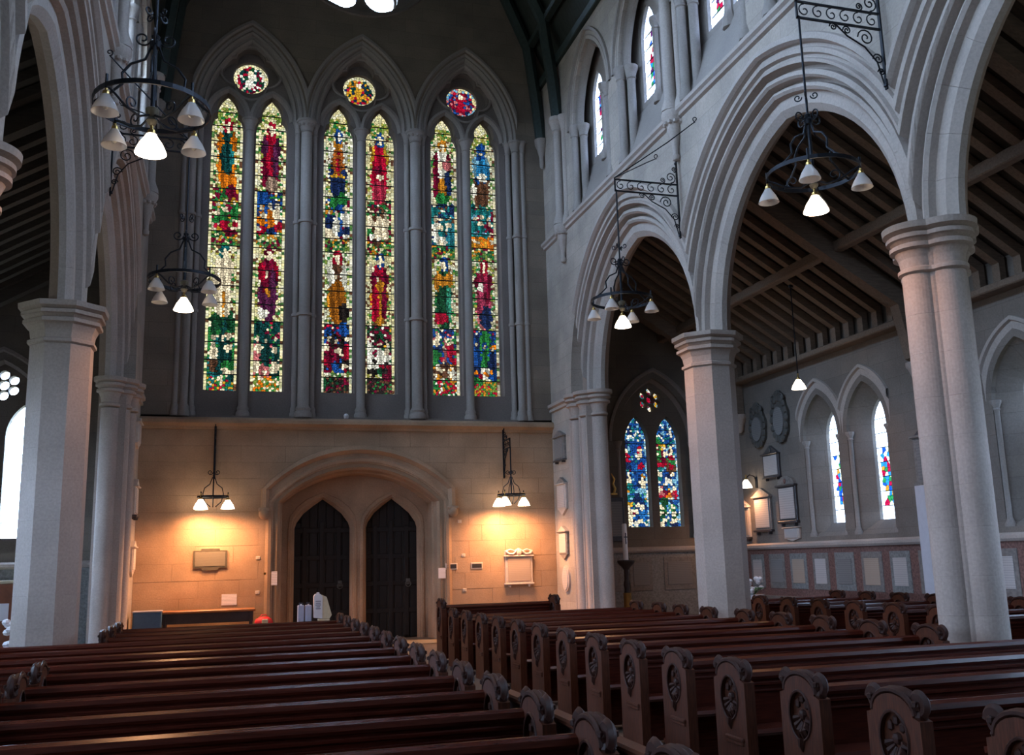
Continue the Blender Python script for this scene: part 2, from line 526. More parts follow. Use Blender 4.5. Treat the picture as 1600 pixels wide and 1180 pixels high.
def build_side(s):
    side = 'right' if s > 0 else 'left'
    mp = side_map(s)
    ctrs = [PIERS[0]+BAY/2]+[p-BAY/2 for p in PIERS]   # arch centres, west to east
    CW, CS, CH = 1.02, 11.15, 1.62                  # clerestory arch half width, spring, rise
    CRr = arc_r(CW, CH)
    holes = []
    cl = []
    for yc in BAYC:
        for dy in (1.33, -1.33): cl.append(yc+dy)
    def outline(d, clip):
        P = [(YW+0.3, 0.0), (YW+0.3, TOPZ), (YE, TOPZ), (YE, 0.0), (ctrs[-1]-AA-d, 0.0)]
        for k, c in enumerate(reversed(ctrs)):
            A = arch_pts(AA, CAPZ, AR, d, 14, clip, None, c)
            P += A
        P += [(ctrs[0]+AA+d, 0.0)]
        # drop duplicates
        Q = [P[0]]
        for p in P[1:]:
            if abs(p[0]-Q[-1][0])+abs(p[1]-Q[-1][1]) > 1e-5: Q.append(p)
        return Q
    # west-most and east-most arches keep their full foot: only clip against real neighbours
    def outline2(d):
        P = [(YW+0.3, 0.0), (YW+0.3, TOPZ), (YE, TOPZ), (YE, 0.0)]
        cs = list(reversed(ctrs))
        for k, c in enumerate(cs):
            A = arch_pts(AA, CAPZ, AR, d, 14, BAY/2, None, c)
            full = arch_pts(AA, CAPZ, AR, d, 14, None, None, c)
            h = len(A)//2
            if k == 0: A = [(full[0][0], 0.0)]+full[:h]+A[h:]
            if k == len(cs)-1: A = A[:h]+full[h:]+[(full[-1][0], 0.0)]
            P += A
        Q = [P[0]]
        for p in P[1:]:
            if abs(p[0]-Q[-1][0])+abs(p[1]-Q[-1][1]) > 1e-5: Q.append(p)
        return Q
    front = [outline2(0.86)]+[arch_pts(CW, CS, CRr, 0.0, 10, None, 9.18, y) for y in cl]
    root = plate('wall_'+side, front, 0.0, 0.28, mp, 'nave_stone', kind='structure',
                 label='pale stone arcade wall with pointed arches on the %s of the nave' % side)
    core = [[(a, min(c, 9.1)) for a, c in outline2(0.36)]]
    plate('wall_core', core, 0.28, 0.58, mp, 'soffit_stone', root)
    # arches
    for k, c in enumerate(ctrs):
        b = MB(); arch_sweep(b, arc_prof(), AA, CAPZ, AR, mp, 16, BAY/2, None, c)
        b.build('arch_moulding', 'moulding_stone', root)
        # inner order, stone by stone
        nseg = 16; tot = 2*nseg
        for q in range(0, tot, 2):
            b = MB(); arch_sweep(b, INNER, AA, CAPZ, AR, mp, nseg, None, None, c, j0=q, j1=q+2, close=True)
            # tiny joint
            cx = sum(v[1] for v in b.v)/len(b.v); cz = sum(v[2] for v in b.v)/len(b.v); cX = sum(v[0] for v in b.v)/len(b.v)
            b.v = [(x, cx+(y-cx)*0.994, cz+(z-cz)*0.994) for x, y, z in b.v]
            b.build('voussoir', 'moulding_stone', root)
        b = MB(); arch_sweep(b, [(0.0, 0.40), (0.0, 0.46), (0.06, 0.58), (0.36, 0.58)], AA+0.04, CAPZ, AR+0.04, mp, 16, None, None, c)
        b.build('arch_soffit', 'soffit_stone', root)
    # string course
    b = MB()
    prof = [(0.0, STRZ-0.10), (0.06, STRZ-0.08), (0.07, STRZ-0.03), (0.12, STRZ), (0.125, STRZ+0.06), (0.05, STRZ+0.12), (0.0, STRZ+0.13)]
    b.loft([[mp(y, z, -d) for d, z in prof] for y in (YE, YW)])
    b.build('string_course', 'moulding_stone', root)
    # clerestory: arch mouldings, jamb shafts, sill
    for y in cl:
        b = MB()
        arch_sweep(b, [(0.26, 0.0), (0.25, -0.05), (0.19, -0.05), (0.17, 0.0), (0.12, 0.02), (0.09, -0.01), (0.03, 0.02), (0.0, 0.08), (-0.03, 0.14), (-0.08, 0.10), (-0.12, 0.16), (-0.14, 0.22)],
                   CW, CS, CRr, mp, 12, 1.32, None, y)
        b.build('clerestory_arch', 'shaft_stone', root)
        for e in (-1, 1):
            for (du, w_, r_) in ((CW-0.02, 0.04, 0.085), (CW-0.15, 0.20, 0.085)):
                b = MB(); p = mp(y+e*du, 0, w_)
                b.lathe([(r_*1.5, 9.18), (r_*1.5, 9.26), (r_*1.15, 9.36), (r_, 9.42), (r_, 10.90), (r_*1.25, 10.92), (r_*1.1, 10.96), (r_*1.6, 11.10), (r_*1.75, 11.12), (r_*1.75, 11.18)], (p[0], p[1], 0), 10)
                b.build('clerestory_shaft', 'shaft_stone', root)
    b = MB(); b.loft([[mp(y, z, d) for d, z in ((0.05, 9.0), (0.05, 9.2), (0.44, 10.36), (0.44, 9.0))] for y in (YE, YW-0.2)])
    b.build('clerestory_sill', 'shaft_stone', root)
    # vault shafts and corbels
    for y in [RESP+0.45]+PIERS:
        b = MB(); p = mp(y, 0, -0.06)
        b.lathe([(0.02, 8.22), (0.06, 8.25), (0.07, 8.32), (0.045, 8.36), (0.06, 8.5), (0.11, 8.74), (0.13, 8.78), (0.12, 8.84), (0.19, 8.98), (0.21, 9.02), (0.21, 9.10), (0.15, 9.14)], (p[0], p[1], 0), 12)
        for k in range(10):
            a = 2*PI*k/10
            b.ball((p[0]+0.155*math.cos(a), p[1]+0.155*math.sin(a), 8.90), 0.045, n=6)
        b.build('corbel', 'moulding_stone', root)
        for (dy, w_, r_) in ((0, -0.10, 0.10), (-0.2, 0.0, 0.07), (0.2, 0.0, 0.07)):
            b = MB(); p2 = mp(y+dy, 0, w_)
            b.lathe([(r_*1.7, 9.12), (r_*1.6, 9.22), (r_*1.2, 9.32), (r_, 9.40), (r_, 11.35), (r_*1.3, 11.38), (r_*1.1, 11.42), (r_*1.8, 11.62), (r_*2.0, 11.64), (r_*2.0, 11.72)], (p2[0], p2[1], 0), 12)
            b.build('vault_shaft', 'moulding_stone', root)
    return root, cl, ctrs

wall_r, clr_y, arch_y = build_side(1)
wall_l, _, _ = build_side(-1)

# ---- clerestory windows
wn = [0]
def rect_panel(b, u0, u1, v0, v1, mp, w_, mi=0):
    b.add([mp(u0, v0, w_), mp(u1, v0, w_), mp(u1, v1, w_), mp(u0, v1, w_)], [(0, 1, 2, 3)], mi)

def lancet_outline(uc, hw, z0, zs, za, n=8):
    r = arc_r(hw, za-zs)
    return arch_pts(hw, zs, r, 0, n, None, z0, uc)

# ================================================================== piers
def octa(R): return [(R/math.cos(PI/8)*math.cos(PI/8+PI/4*k), R/math.cos(PI/8)*math.sin(PI/8+PI/4*k)) for k in range(8)]
def quatre(e=0.0, c=0.205, r=0.185, fil=0.055, n=72):
    """cluster of four shafts with small fillets between, grown by e"""
    P = []
    lobes = [(c, r, PI/2*k) for k in range(4)]+[(0.235, fil, PI/4+PI/2*k) for k in range(4)]
    for i in range(n):
        t = 2*PI*i/n; best = 0.05
        for cc, rr, a in lobes:
            rr2 = rr+e; q = rr2*rr2-(cc*math.sin(t-a))**2
            if q >= 0 and math.cos(t-a) > 0: best = max(best, cc*math.cos(t-a)+math.sqrt(q))
        P.append((best*math.cos(t), best*math.sin(t)))
    return P
def ring(P, z): return [(x, y, z) for x, y in P]
CAPS = [(0.0, 4.62), (0.035, 4.64), (0.035, 4.68), (0.0, 4.70), (0.015, 4.80), (0.05, 4.88), (0.10, 4.90), (0.10, 4.945), (0.055, 4.965), (0.09, 5.00), (0.125, 5.01), (0.125, 5.055), (0.09, 5.07), (0.16, 5.10), (0.165, 5.17)]
BASES = [(0.20, 0.0), (0.20, 0.22), (0.16, 0.26), (0.18, 0.30), (0.13, 0.36), (0.05, 0.40), (0.09, 0.44), (0.06, 0.48), (0.0, 0.50)]
def make_pier(kind, label, loc, wall=None):
    t = put('stone_pier', None, wall, loc) if wall else thing('stone_pier', label, 'pier', loc, group='nave arcade piers')
    sh = (lambda e: octa(0.375+e)) if kind == 'oct' else (lambda e: quatre(e))
    sm = kind != 'oct'
    b = MB(); b.loft([ring(sh(e), z) for e, z in BASES], smooth=sm); b.build('pier_base', 'pier_stone', t)
    z = 0.5; i = 0
    hs = [0.46, 0.40, 0.50, 0.44, 0.52, 0.42, 0.48, 0.44, 0.46]
    sc_ = 4.12/sum(hs)
    for h in hs:
        h *= sc_
        b = MB(); b.loft([ring(sh(-0.003), z), ring(sh(0), z+0.004), ring(sh(0), z+h-0.004), ring(sh(-0.003), z+h)], smooth=False)
        b.build('drum', 'pier_stone', t); z += h
    b = MB(); b.loft([ring(sh(e), zz) for e, zz in CAPS], smooth=False); b.build('capital', 'pier_stone', t)
    return t
PXL = mx(PX, -1)-0.12
make_pier('oct', 'octagonal stone pier between the two farther right-hand arches', (PX, PIERS[0], 0))
make_pier('qua', 'clustered round-shafted stone pier nearest on the right', (PX, PIERS[1], 0))
make_pier('qua', None, (PX, PIERS[2], 0), wall_r)
make_pier('oct', 'octagonal stone pier rising behind the left-hand pews', (PXL, PIERS[0], 0))
make_pier('qua', 'clustered stone pier with rounded capital at the left frame edge', (PXL-0.12, PIERS[1], 0))
make_pier('qua', None, (PXL, PIERS[2], 0), wall_l)
for s in (1, -1):
    make_pier('oct', None, (mx(PX, s), PIERS[3], 0), wall_r if s > 0 else wall_l)

def respond(s, label):
    t = thing('respond_pier', label, 'pier', (mx(PX, s), RESP, 0), group='half piers at the west wall')
    L = lambda x, y: ((x-PX)*s, y-RESP)
    b = MB(); a0 = L(XR+0.08, 18.95); a1 = L(XR+0.56, 19.80); b.box(a0[0], a1[0], a0[1], a1[1], 0, 5.0); b.build('core', 'pier_stone', t)
    for (x, y, r_) in ((XR+0.08, 19.52, 0.14), (XR+0.17, 19.12, 0.15), (XR+0.36, 18.90, 0.15), (XR+0.02, 19.73, 0.05), (XR+0.08, 19.31, 0.045), (XR+0.24, 18.97, 0.045)):
        p = L(x, y)
        big = r_ > 0.1
        b = MB()
        if big: b.lathe([(r_*1.55, 0), (r_*1.55, 0.22), (r_*1.3, 0.28), (r_*1.35, 0.33), (r_, 0.42), (r_, 4.60)], (p[0], p[1], 0), 18, capt=False)
        else: b.lathe([(r_*1.4, 0), (r_*1.4, 0.25), (r_, 0.4), (r_, 4.7)], (p[0], p[1], 0), 8, capt=False)
        b.build('shaft' if big else 'fillet', 'pier_stone', t)
        if big:
            b = MB(); b.lathe([(r_+e*0.9, z) for e, z in CAPS], (p[0], p[1], 0), 20); b.build('capital', 'pier_stone', t)
    return t
respond(1, 'clustered half pier of round shafts at the far right by the candle')
respond(-1, 'clustered half pier of round shafts at the far left behind the octagonal pier')
# moulded band carrying the capital line onto the wall return
for s, wl in ((1, wall_r), (-1, wall_l)):
    b = MB(); mp = side_map(s)
    pr = [(0.0, 4.98), (0.05, 5.0), (0.05, 5.05), (0.03, 5.07), (0.09, 5.10), (0.09, 5.17), (0.0, 5.20)]
    b.loft([[mp(y, z, -d) for d, z in pr] for y in (19.55, YW)])
    b.build('abacus_band', 'moulding_stone', wl)

# ================================================================== west wall
mpw = lambda u, v, w_: (u, YW+w_, v)
XL = mx(XR, -1)
BX = [0.26, 2.785, 5.31]         # window bays
HB = 1.2625
WS, WA = 11.72, 1.02             # spring, opening half width
WR = arc_r(WA, 1.92)
GZ0 = 5.40                       # bottom of the glass
LH = 0.345
def tref(uc):
    h = [(LH, GZ0), (LH, 11.50), (LH-0.015, 11.66), (LH-0.06, 11.78), (LH-0.13, 11.83), (LH-0.115, 11.93), (LH-0.15, 12.08), (LH-0.22, 12.22), (0, 12.36)]
    return [(uc+a, z) for a, z in h]+[(uc-a, z) for a, z in h[-2::-1]]
LX = [c+e*0.49 for c in BX for e in (-1, 1)]
ROSE = (2.80, 16.40)
gable = [(XL-0.4, 4.66), (XR+0.4, 4.66), (XR+0.4, 14.5), (6.3, 16.5), (4.8, 18.9), (XC, 20.2), (2*XC-4.8, 18.9), (2*XC-6.3, 16.5), (XL-0.4, 14.5)]
def rosel(r): return [circle(ROSE[0]+1.22*math.sin(PI/8+PI/4*k), ROSE[1]-1.22*math.cos(PI/8+PI/4*k), r, 20) for k in range(8)]+[circle(*ROSE, r*1.35, 24)]
wall_w = plate('wall_west', [gable]+[tref(u) for u in LX]+[circle(c, 12.86, 0.395, 28) for c in BX]+rosel(0.36),
               0.46, 0.58, mpw, 'tracery_stone', kind='structure', label='far end wall of the nave above and below the stained glass')
# quatrefoil layer
plate('tracery', [gable]+[[(a+(0.02 if a > u else -0.02), z) for a, z in tref(u)] for u in LX]+[foil(c, 12.86, 0.30, 0.31, 4) for c in BX]+rosel(0.42),
      0.24, 0.46, mpw, 'tracery_stone', wall_w)
# front layer with the three big arches
P = [(XR+0.3, 4.66), (XR+0.3, 14.5), (6.3, 16.5), (4.8, 18.9), (XC, 20.2), (2*XC-4.8, 18.9), (2*XC-6.3, 16.5), (XL-0.3, 14.5), (XL-0.3, 4.66)]
D = 0.22
for k, c in enumerate(BX):
    A = arch_pts(WA, WS, WR, D, 12, HB, None, c); full = arch_pts(WA, WS, WR, D, 12, None, None, c); h = len(A)//2
    if k == 0: A = [(full[0][0], 4.66)]+full[:h]+A[h:]
    if k == 2: A = A[:h]+full[h:]+[(full[-1][0], 4.66)]
    P += A
plate('front_wall', [P, circle(ROSE[0], ROSE[1], 1.75, 40)], 0.0, 0.24, mpw, 'west_stone', wall_w)
b = MB()
n_ = 40
for (r0, w0), (r1, w1) in zip([(1.88, 0), (1.86, -0.05), (1.79, -0.05), (1.75, 0.05)], [(1.86, -0.05), (1.79, -0.05), (1.75, 0.05), (1.68, 0.24)]):
    vs = []; fs = []
    for k in range(n_):
        a = 2*PI*k/n_
        vs += [mpw(ROSE[0]+r0*math.cos(a), ROSE[1]+r0*math.sin(a), w0), mpw(ROSE[0]+r1*math.cos(a), ROSE[1]+r1*math.sin(a), w1)]
        fs.append((2*k, 2*k+1, (2*k+3) % (2*n_), (2*k+2) % (2*n_)))
    b.add(vs, fs)
b.build('rose_moulding', 'tracery_stone', wall_w)
for c in BX:
    b = MB(); arch_sweep(b, [(0.36, 0.0), (0.35, -0.05), (0.29, -0.055), (0.26, 0.0), (0.20, 0.01), (0.17, 0.05), (0.13, 0.02), (0.09, 0.05), (0.07, 0.11), (0.03, 0.12), (0.0, 0.08), (-0.04, 0.12), (-0.07, 0.24)],
                         WA, WS, WR, mpw, 16, HB, None, c)
    b.build('arch_moulding', 'west_moulding' if 'west_moulding' in MATS else 'shaft_stone', wall_w)
    # sub-arches over each light
    for e in (-1, 1):
        u = c+e*0.49
        b = MB()
        a_ = 0.40; r_ = arc_r(a_, 0.62)
        arch_sweep(b, [(0.11, 0.24), (0.10, 0.17), (0.04, 0.16), (0.01, 0.20), (-0.02, 0.24)], a_, 11.72, r_, mpw, 10, 0.50, None, u)
        b.build('light_arch', 'shaft_stone', wall_w)
    b = MB(); Q0 = foil(c, 12.86, 0.31, 0.33, 4)
    rows = []
    for sc2, w_ in ((1.10, 0.24), (1.09, 0.18), (1.02, 0.17), (1.0, 0.24)):
        rows.append([mpw(c+(x-c)*sc2, 12.86+(z-12.86)*sc2, w_) for x, z in Q0])
    b.loft(rows, cap=False); b.build('oculus_moulding', 'shaft_stone', wall_w)

# shafts of the west window
def wshaft(u, w_, r_, cap_z, base_z, rings_, name):
    b = MB(); p = mpw(u, 0, w_)
    pr = [(r_*1.55, base_z), (r_*1.55, base_z+0.10), (r_*1.25, base_z+0.15), (r_*1.35, base_z+0.20), (r_, base_z+0.27)]
    for zz in rings_: pr += [(r_, zz-0.04), (r_*1.35, zz-0.03), (r_*1.35, zz+0.03), (r_, zz+0.04)]
    pr += [(r_, cap_z-0.30), (r_*1.2, cap_z-0.29), (r_*1.05, cap_z-0.25), (r_*1.3, cap_z-0.14), (r_*1.65, cap_z-0.06), (r_*1.85, cap_z-0.05), (r_*1.85, cap_z)]
    b.lathe(pr, (p[0], p[1], 0), 14)
    if r_ > 0.1:
        for k in range(9):
            a = 2*PI*k/9; b.ball((p[0]+r_*1.35*math.cos(a), p[1]+r_*1.35*math.sin(a), cap_z-0.13), r_*0.34, n=6)
    b.build(name, 'shaft_stone', wall_w)
for u in (BX[0]-HB, BX[0]+HB, BX[1]+HB, BX[2]+HB):
    end = u < 0 or u > 6
    if not end:
        wshaft(u, 0.05, 0.125, WS, 4.80, (7.12, 9.28), 'window_shaft')
        for e in (-1, 1): wshaft(u+e*0.185, 0.16, 0.065, WS, 4.80, (7.12, 9.28), 'window_shaft')
    else:
        e = 1 if u < 0 else -1
        wshaft(u+e*0.05, 0.05, 0.09, WS, 4.80, (7.12, 9.28), 'window_shaft')
        wshaft(u+e*0.20, 0.17, 0.065, WS, 4.80, (7.12, 9.28), 'window_shaft')
        wshaft(u-e*0.12, 0.02, 0.06, WS, 4.80, (7.12, 9.28), 'window_shaft')
for c in BX: wshaft(c, 0.15, 0.095, 11.68, 4.80, (), 'mullion_shaft')
# sloped sill under the glass
b = MB(); b.loft([[mpw(u, z, w_) for w_, z in ((0.0, 4.70), (0.0, 4.82), (0.30, 4.84), (0.48, GZ0+0.01), (0.48, 4.70))] for u in (XL, XR)])
b.build('window_sill', 'tracery_stone', wall_w)
# ledge
b = MB()
pr = [(0.0, 4.52), (0.04, 4.53), (0.05, 4.58), (0.13, 4.62), (0.16, 4.64), (0.16, 4.71), (0.10, 4.76), (-0.1, 4.80), (-0.1, 4.52)]
b.loft([[mpw(u, z, -d) for d, z in pr] for u in (XL, XR)])
b.build('ledge', 'block_stone', wall_w)

# ---- lower wall with the double doorway
DX = 2.78
DHW, DSP, DAP = 1.70, 2.98, 3.68
DRr = (DHW*DHW+(DAP-DSP)**2)/(2*(DAP-DSP))
def seg(hw, zs, za, n=20, base=None, xc=DX):
    R = (hw*hw+(za-zs)**2)/(2*(za-zs)); cz = za-R
    t = math.asin(hw/R)
    Q = [(xc-R*math.sin(t-2*t*i/n), cz+R*math.cos(t-2*t*i/n)) for i in range(n+1)]
    if base is not None: Q = [(xc-hw, base)]+Q+[(xc+hw, base)]
    return Q
def seg_sweep(b, rings_, mp):      # rings_: (hw,zs,za,w,base)
    rows = [[mp(x, z, w_) for x, z in seg(hw, zs, za, 20, base)] for hw, zs, za, w_, base in rings_]
    N = len(rows[0]); fs = []
    for i in range(len(rows)-1):
        for j in range(N-1): fs.append((i*N+j, i*N+j+1, (i+1)*N+j+1, (i+1)*N+j))
    b.add([p for R in rows for p in R], fs)
o_l = [(XL-0.3, 0), (XL-0.3, 4.66), (XR+0.3, 4.66), (XR+0.3, 0)]+[(x, z) for x, z in reversed(seg(DHW+0.05, DSP, DAP+0.05, 20, 0.0))]
plate('lower_wall', [o_l], 0.03, 0.60, mpw, 'mortar', wall_w)
# ashlar blocks
CO = 0.348
row = 0
z = 0.0
RM = seg(DHW+0.14, DSP, DAP+0.14, 20)
_R = ((DHW+0.14)**2+(DAP+0.14-DSP)**2)/(2*(DAP+0.14-DSP)); _cz = DAP+0.14-_R
def head(x):
    d = abs(x-DX)
    return -1.0 if d >= DHW+0.14 else _cz+math.sqrt(_R*_R-d*d)
while z < 4.50:
    z1 = min(z+CO, 4.52)
    n = 11
    edges = [XL]+[XL+(XR-XL)*(k+(0.5 if row % 2 else 0.0)+random.uniform(-0.14, 0.14))/n for k in range(1, n)]+[XR]
    for x0, x1 in zip(edges, edges[1:]):
        if x1-x0 < 0.05: continue
        x0 += 0.0015; x1 -= 0.0015; za = z+0.0015; zb = z1-0.0015
        dy = random.uniform(-0.003, 0.003)
        xs = [x0+(x1-x0)*k/10 for k in range(11)]
        for e in (-1, 1):
            xe = DX+e*(DHW+0.14)
            if x0 < xe < x1: xs += [xe-1e-4, xe+1e-4]
        xs.sort()
        bot = [max(za, head(x)) for x in xs]
        if min(bot) >= zb-0.02: continue
        if max(bot) <= za+1e-6:
            b = MB(); b.box(x0, x1, YW+dy, YW+0.06, za, zb, ch=0.003)
        else:
            ok = [(x, bb) for x, bb in zip(xs, bot) if bb < zb]
            # one run per side of the crown
            runs = []; cur = []
            for x, bb in zip(xs, bot):
                if bb < zb-0.004: cur.append((x, bb))
                elif cur: runs.append(cur); cur = []
            if cur: runs.append(cur)
            b = MB()
            for R_ in runs:
                if len(R_) < 2: continue
                b.prism(R_+[(R_[-1][0], zb), (R_[0][0], zb)], dy, 0.06, mpw)
            if not b.f: continue
        b.build('stone_block', 'block_stone', wall_w)
    z = z1; row += 1
# arch ring and hood over the doorway
b = MB()
seg_sweep(b, [(DHW+0.30, DSP, DAP+0.28, -0.005, 0), (DHW+0.24, DSP, DAP+0.23, -0.03, 0), (DHW+0.18, DSP, DAP+0.17, -0.02, 0), (DHW+0.12, DSP, DAP+0.11, 0.06, 0),
              (DHW+0.06, DSP, DAP+0.06, 0.05, 0), (DHW, DSP, DAP, 0.12, 0), (DHW-0.02, DSP, DAP-0.02, 0.36, 0), (DHW-0.06, DSP, DAP-0.05, 0.40, 0), (DHW-0.08, DSP, DAP-0.07, 0.82, 0)], mpw)
b.build('door_arch', 'block_stone', wall_w)
b = MB(); seg_sweep(b, [(2.10, 3.26, 4.20, 0.0, 2.80), (2.08, 3.26, 4.19, -0.10, 2.80), (2.00, 3.25, 4.10, -0.12, 2.80), (1.94, 3.24, 4.03, -0.03, 2.80), (1.93, 3.24, 4.02, 0.02, 2.80)], mpw)
b.build('hood_mould', 'block_stone', wall_w)
for e in (-1, 1):
    b = MB(); b.ball((DX+e*2.03, YW-0.08, 2.74), 0.12, (1, 1, 1.1), n=10); b.box(DX+e*2.03-0.12, DX+e*2.03+0.12, YW-0.16, YW+0.02, 2.78, 2.86, ch=0.02)
    b.build('label_stop', 'block_stone', wall_w)
# tympanum with two door heads
DD = [(2.045, 0.655), (3.595, 0.625)]
def dhead(c, hw, zs, za, base): return arch_pts(hw, zs, arc_r(hw, za-zs), 0, 8, None, base, c)
ty = [(DX-DHW-0.1, 0), (DX-DHW-0.1, DAP+0.1), (DX+DHW+0.1, DAP+0.1), (DX+DHW+0.1, 0)]
def four(c, hw, base, e=0.0):
    h = [(hw+e, base), (hw+e, 2.45), (hw*0.94+e, 2.62), (hw*0.72+e, 2.82+e*0.6), (hw*0.4, 2.99+e), (0, 3.14+e)]
    return [(c-a, z) for a, z in h]+[(c+a, z) for a, z in h[-2::-1]]
tyf = [(DX-DHW-0.1, 0)]+[(DX-DHW-0.1, DAP+0.1), (DX+DHW+0.1, DAP+0.1), (DX+DHW+0.1, 0)]
poly = [(DX+DHW+0.1, 0), (DX+DHW+0.1, DAP+0.1), (DX-DHW-0.1, DAP+0.1), (DX-DHW-0.1, 0)]+four(DD[0][0], DD[0][1]+0.0, 0)+four(DD[1][0], DD[1][1], 0)
b = MB(); b.box(DX-2.0, DX+2.0, YW+1.16, YW+1.3, 0.0, 4.2); b.build('light_block_back', 'dark_wood', wall_w)  # unseen plates added behind the doors to block daylight leaking in
b = MB(); b.box(DX-2.0, DX+2.0, YW+0.60, YW+1.3, 4.1, 4.3); b.build('light_block_top', 'dark_wood', wall_w)
for e in (-1, 1):
    b = MB(); b.box(DX+e*1.85, DX+e*2.0, YW+0.60, YW+1.3, 0.0, 4.2); b.build('light_block_side', 'dark_wood', wall_w)
plate('tympanum', [poly], 0.80, 0.96, mpw, 'block_stone', wall_w)
for i, (c, hw) in enumerate(DD):
    b = MB()
    pts = [(c-a, z) for a, z in [(hw, 0), (hw, 2.45), (hw*0.94, 2.62), (hw*0.72, 2.82), (hw*0.4, 2.99), (0, 3.14)]]
    pts = pts+[(2*c-x, z) for x, z in pts[-2::-1]]
    rows = []
    for e, w_ in ((0.10, 0.802), (0.09, 0.775), (0.04, 0.77), (0.0, 0.82), (-0.05, 0.92)):
        rows.append([mpw(x+(e if x > c+0.01 else (-e if x < c-0.01 else 0)), z+(e if z > 2.5 else 0), w_) for x, z in pts])
    N = len(pts); fs = []
    for r_ in range(len(rows)-1):
        for j in range(N-1): fs.append((r_*N+j, r_*N+j+1, (r_+1)*N+j+1, (r_+1)*N+j))
    b.add([p for R in rows for p in R], fs)
    b.build('door_moulding', 'block_stone', wall_w)
    # the door leaf: planks, ledges, ring handle
    dr = put('door_%d' % (i+1), None, None, (c, YW+1.0, 0), kind='structure', label='dark pointed plank door on the %s of the doorway' % ('left' if i == 0 else 'right'))
    npl = 7
    for k in range(npl):
        x0 = -hw+0.02+(2*hw-0.04)*k/npl; x1 = -hw+0.02+(2*hw-0.04)*(k+1)/npl
        xm = max(abs(x0), abs(x1))*0.98
        zt = 3.10-0.75*(abs(x0+x1)/2/hw)**2
        b = MB(); b.box(x0+0.004, x1-0.004, 0.02, 0.07, 0.02, zt, ch=0.008); b.build('plank', 'door_wood', dr)
    for zz in (0.55, 1.15, 1.75, 2.35):
        b = MB(); b.box(-hw+0.03, hw-0.03, 0.0, 0.03, zz, zz+0.11, ch=0.01); b.build('rail', 'door_wood', dr)
    for k in (1, 3, 5):
        x0 = -hw+(2*hw)*(k+0.5)/npl
        b = MB(); b.box(x0-0.05, x0+0.05, -0.005, 0.025, 0.05, 2.6-0.3*abs(x0), ch=0.01); b.build('stile', 'door_wood', dr)
    b = MB(); b.tube([(hw*0.62+0.06*math.cos(2*PI*k/12), -0.03, 1.18+0.06*math.sin(2*PI*k/12)) for k in range(12)], 0.012, 6, closed=True)
    b.box(hw*0.62-0.05, hw*0.62+0.05, -0.02, 0.0, 1.16, 1.30, ch=0.01)
    b.build('ring_handle', 'slate', dr)
    b = MB(); b.box(-hw-0.05, hw+0.05, 0.07, 0.10, 0, 3.2); b.build('door_back', 'door_wood', dr)

# ================================================================== east end (behind the camera)
mpe = lambda u, v, w_: (u, YE-w_, v)
eg = [(XAL-0.5, 0), (XAL-0.5, 6.3), (mx(7.9, -1), 8.6), (XL-0.4, 14.5), (2*XC-6.3, 16.5), (2*XC-4.8, 18.9), (XC, 20.2), (4.8, 18.9), (6.3, 16.5), (XR+0.4, 14.5), (7.9, 8.6), (XA+0.5, 6.3), (XA+0.5, 0)]
wall_e = plate('wall_east', [eg], 0.0, 0.4, mpe, 'west_stone', kind='structure', label='plain end wall behind the camera')

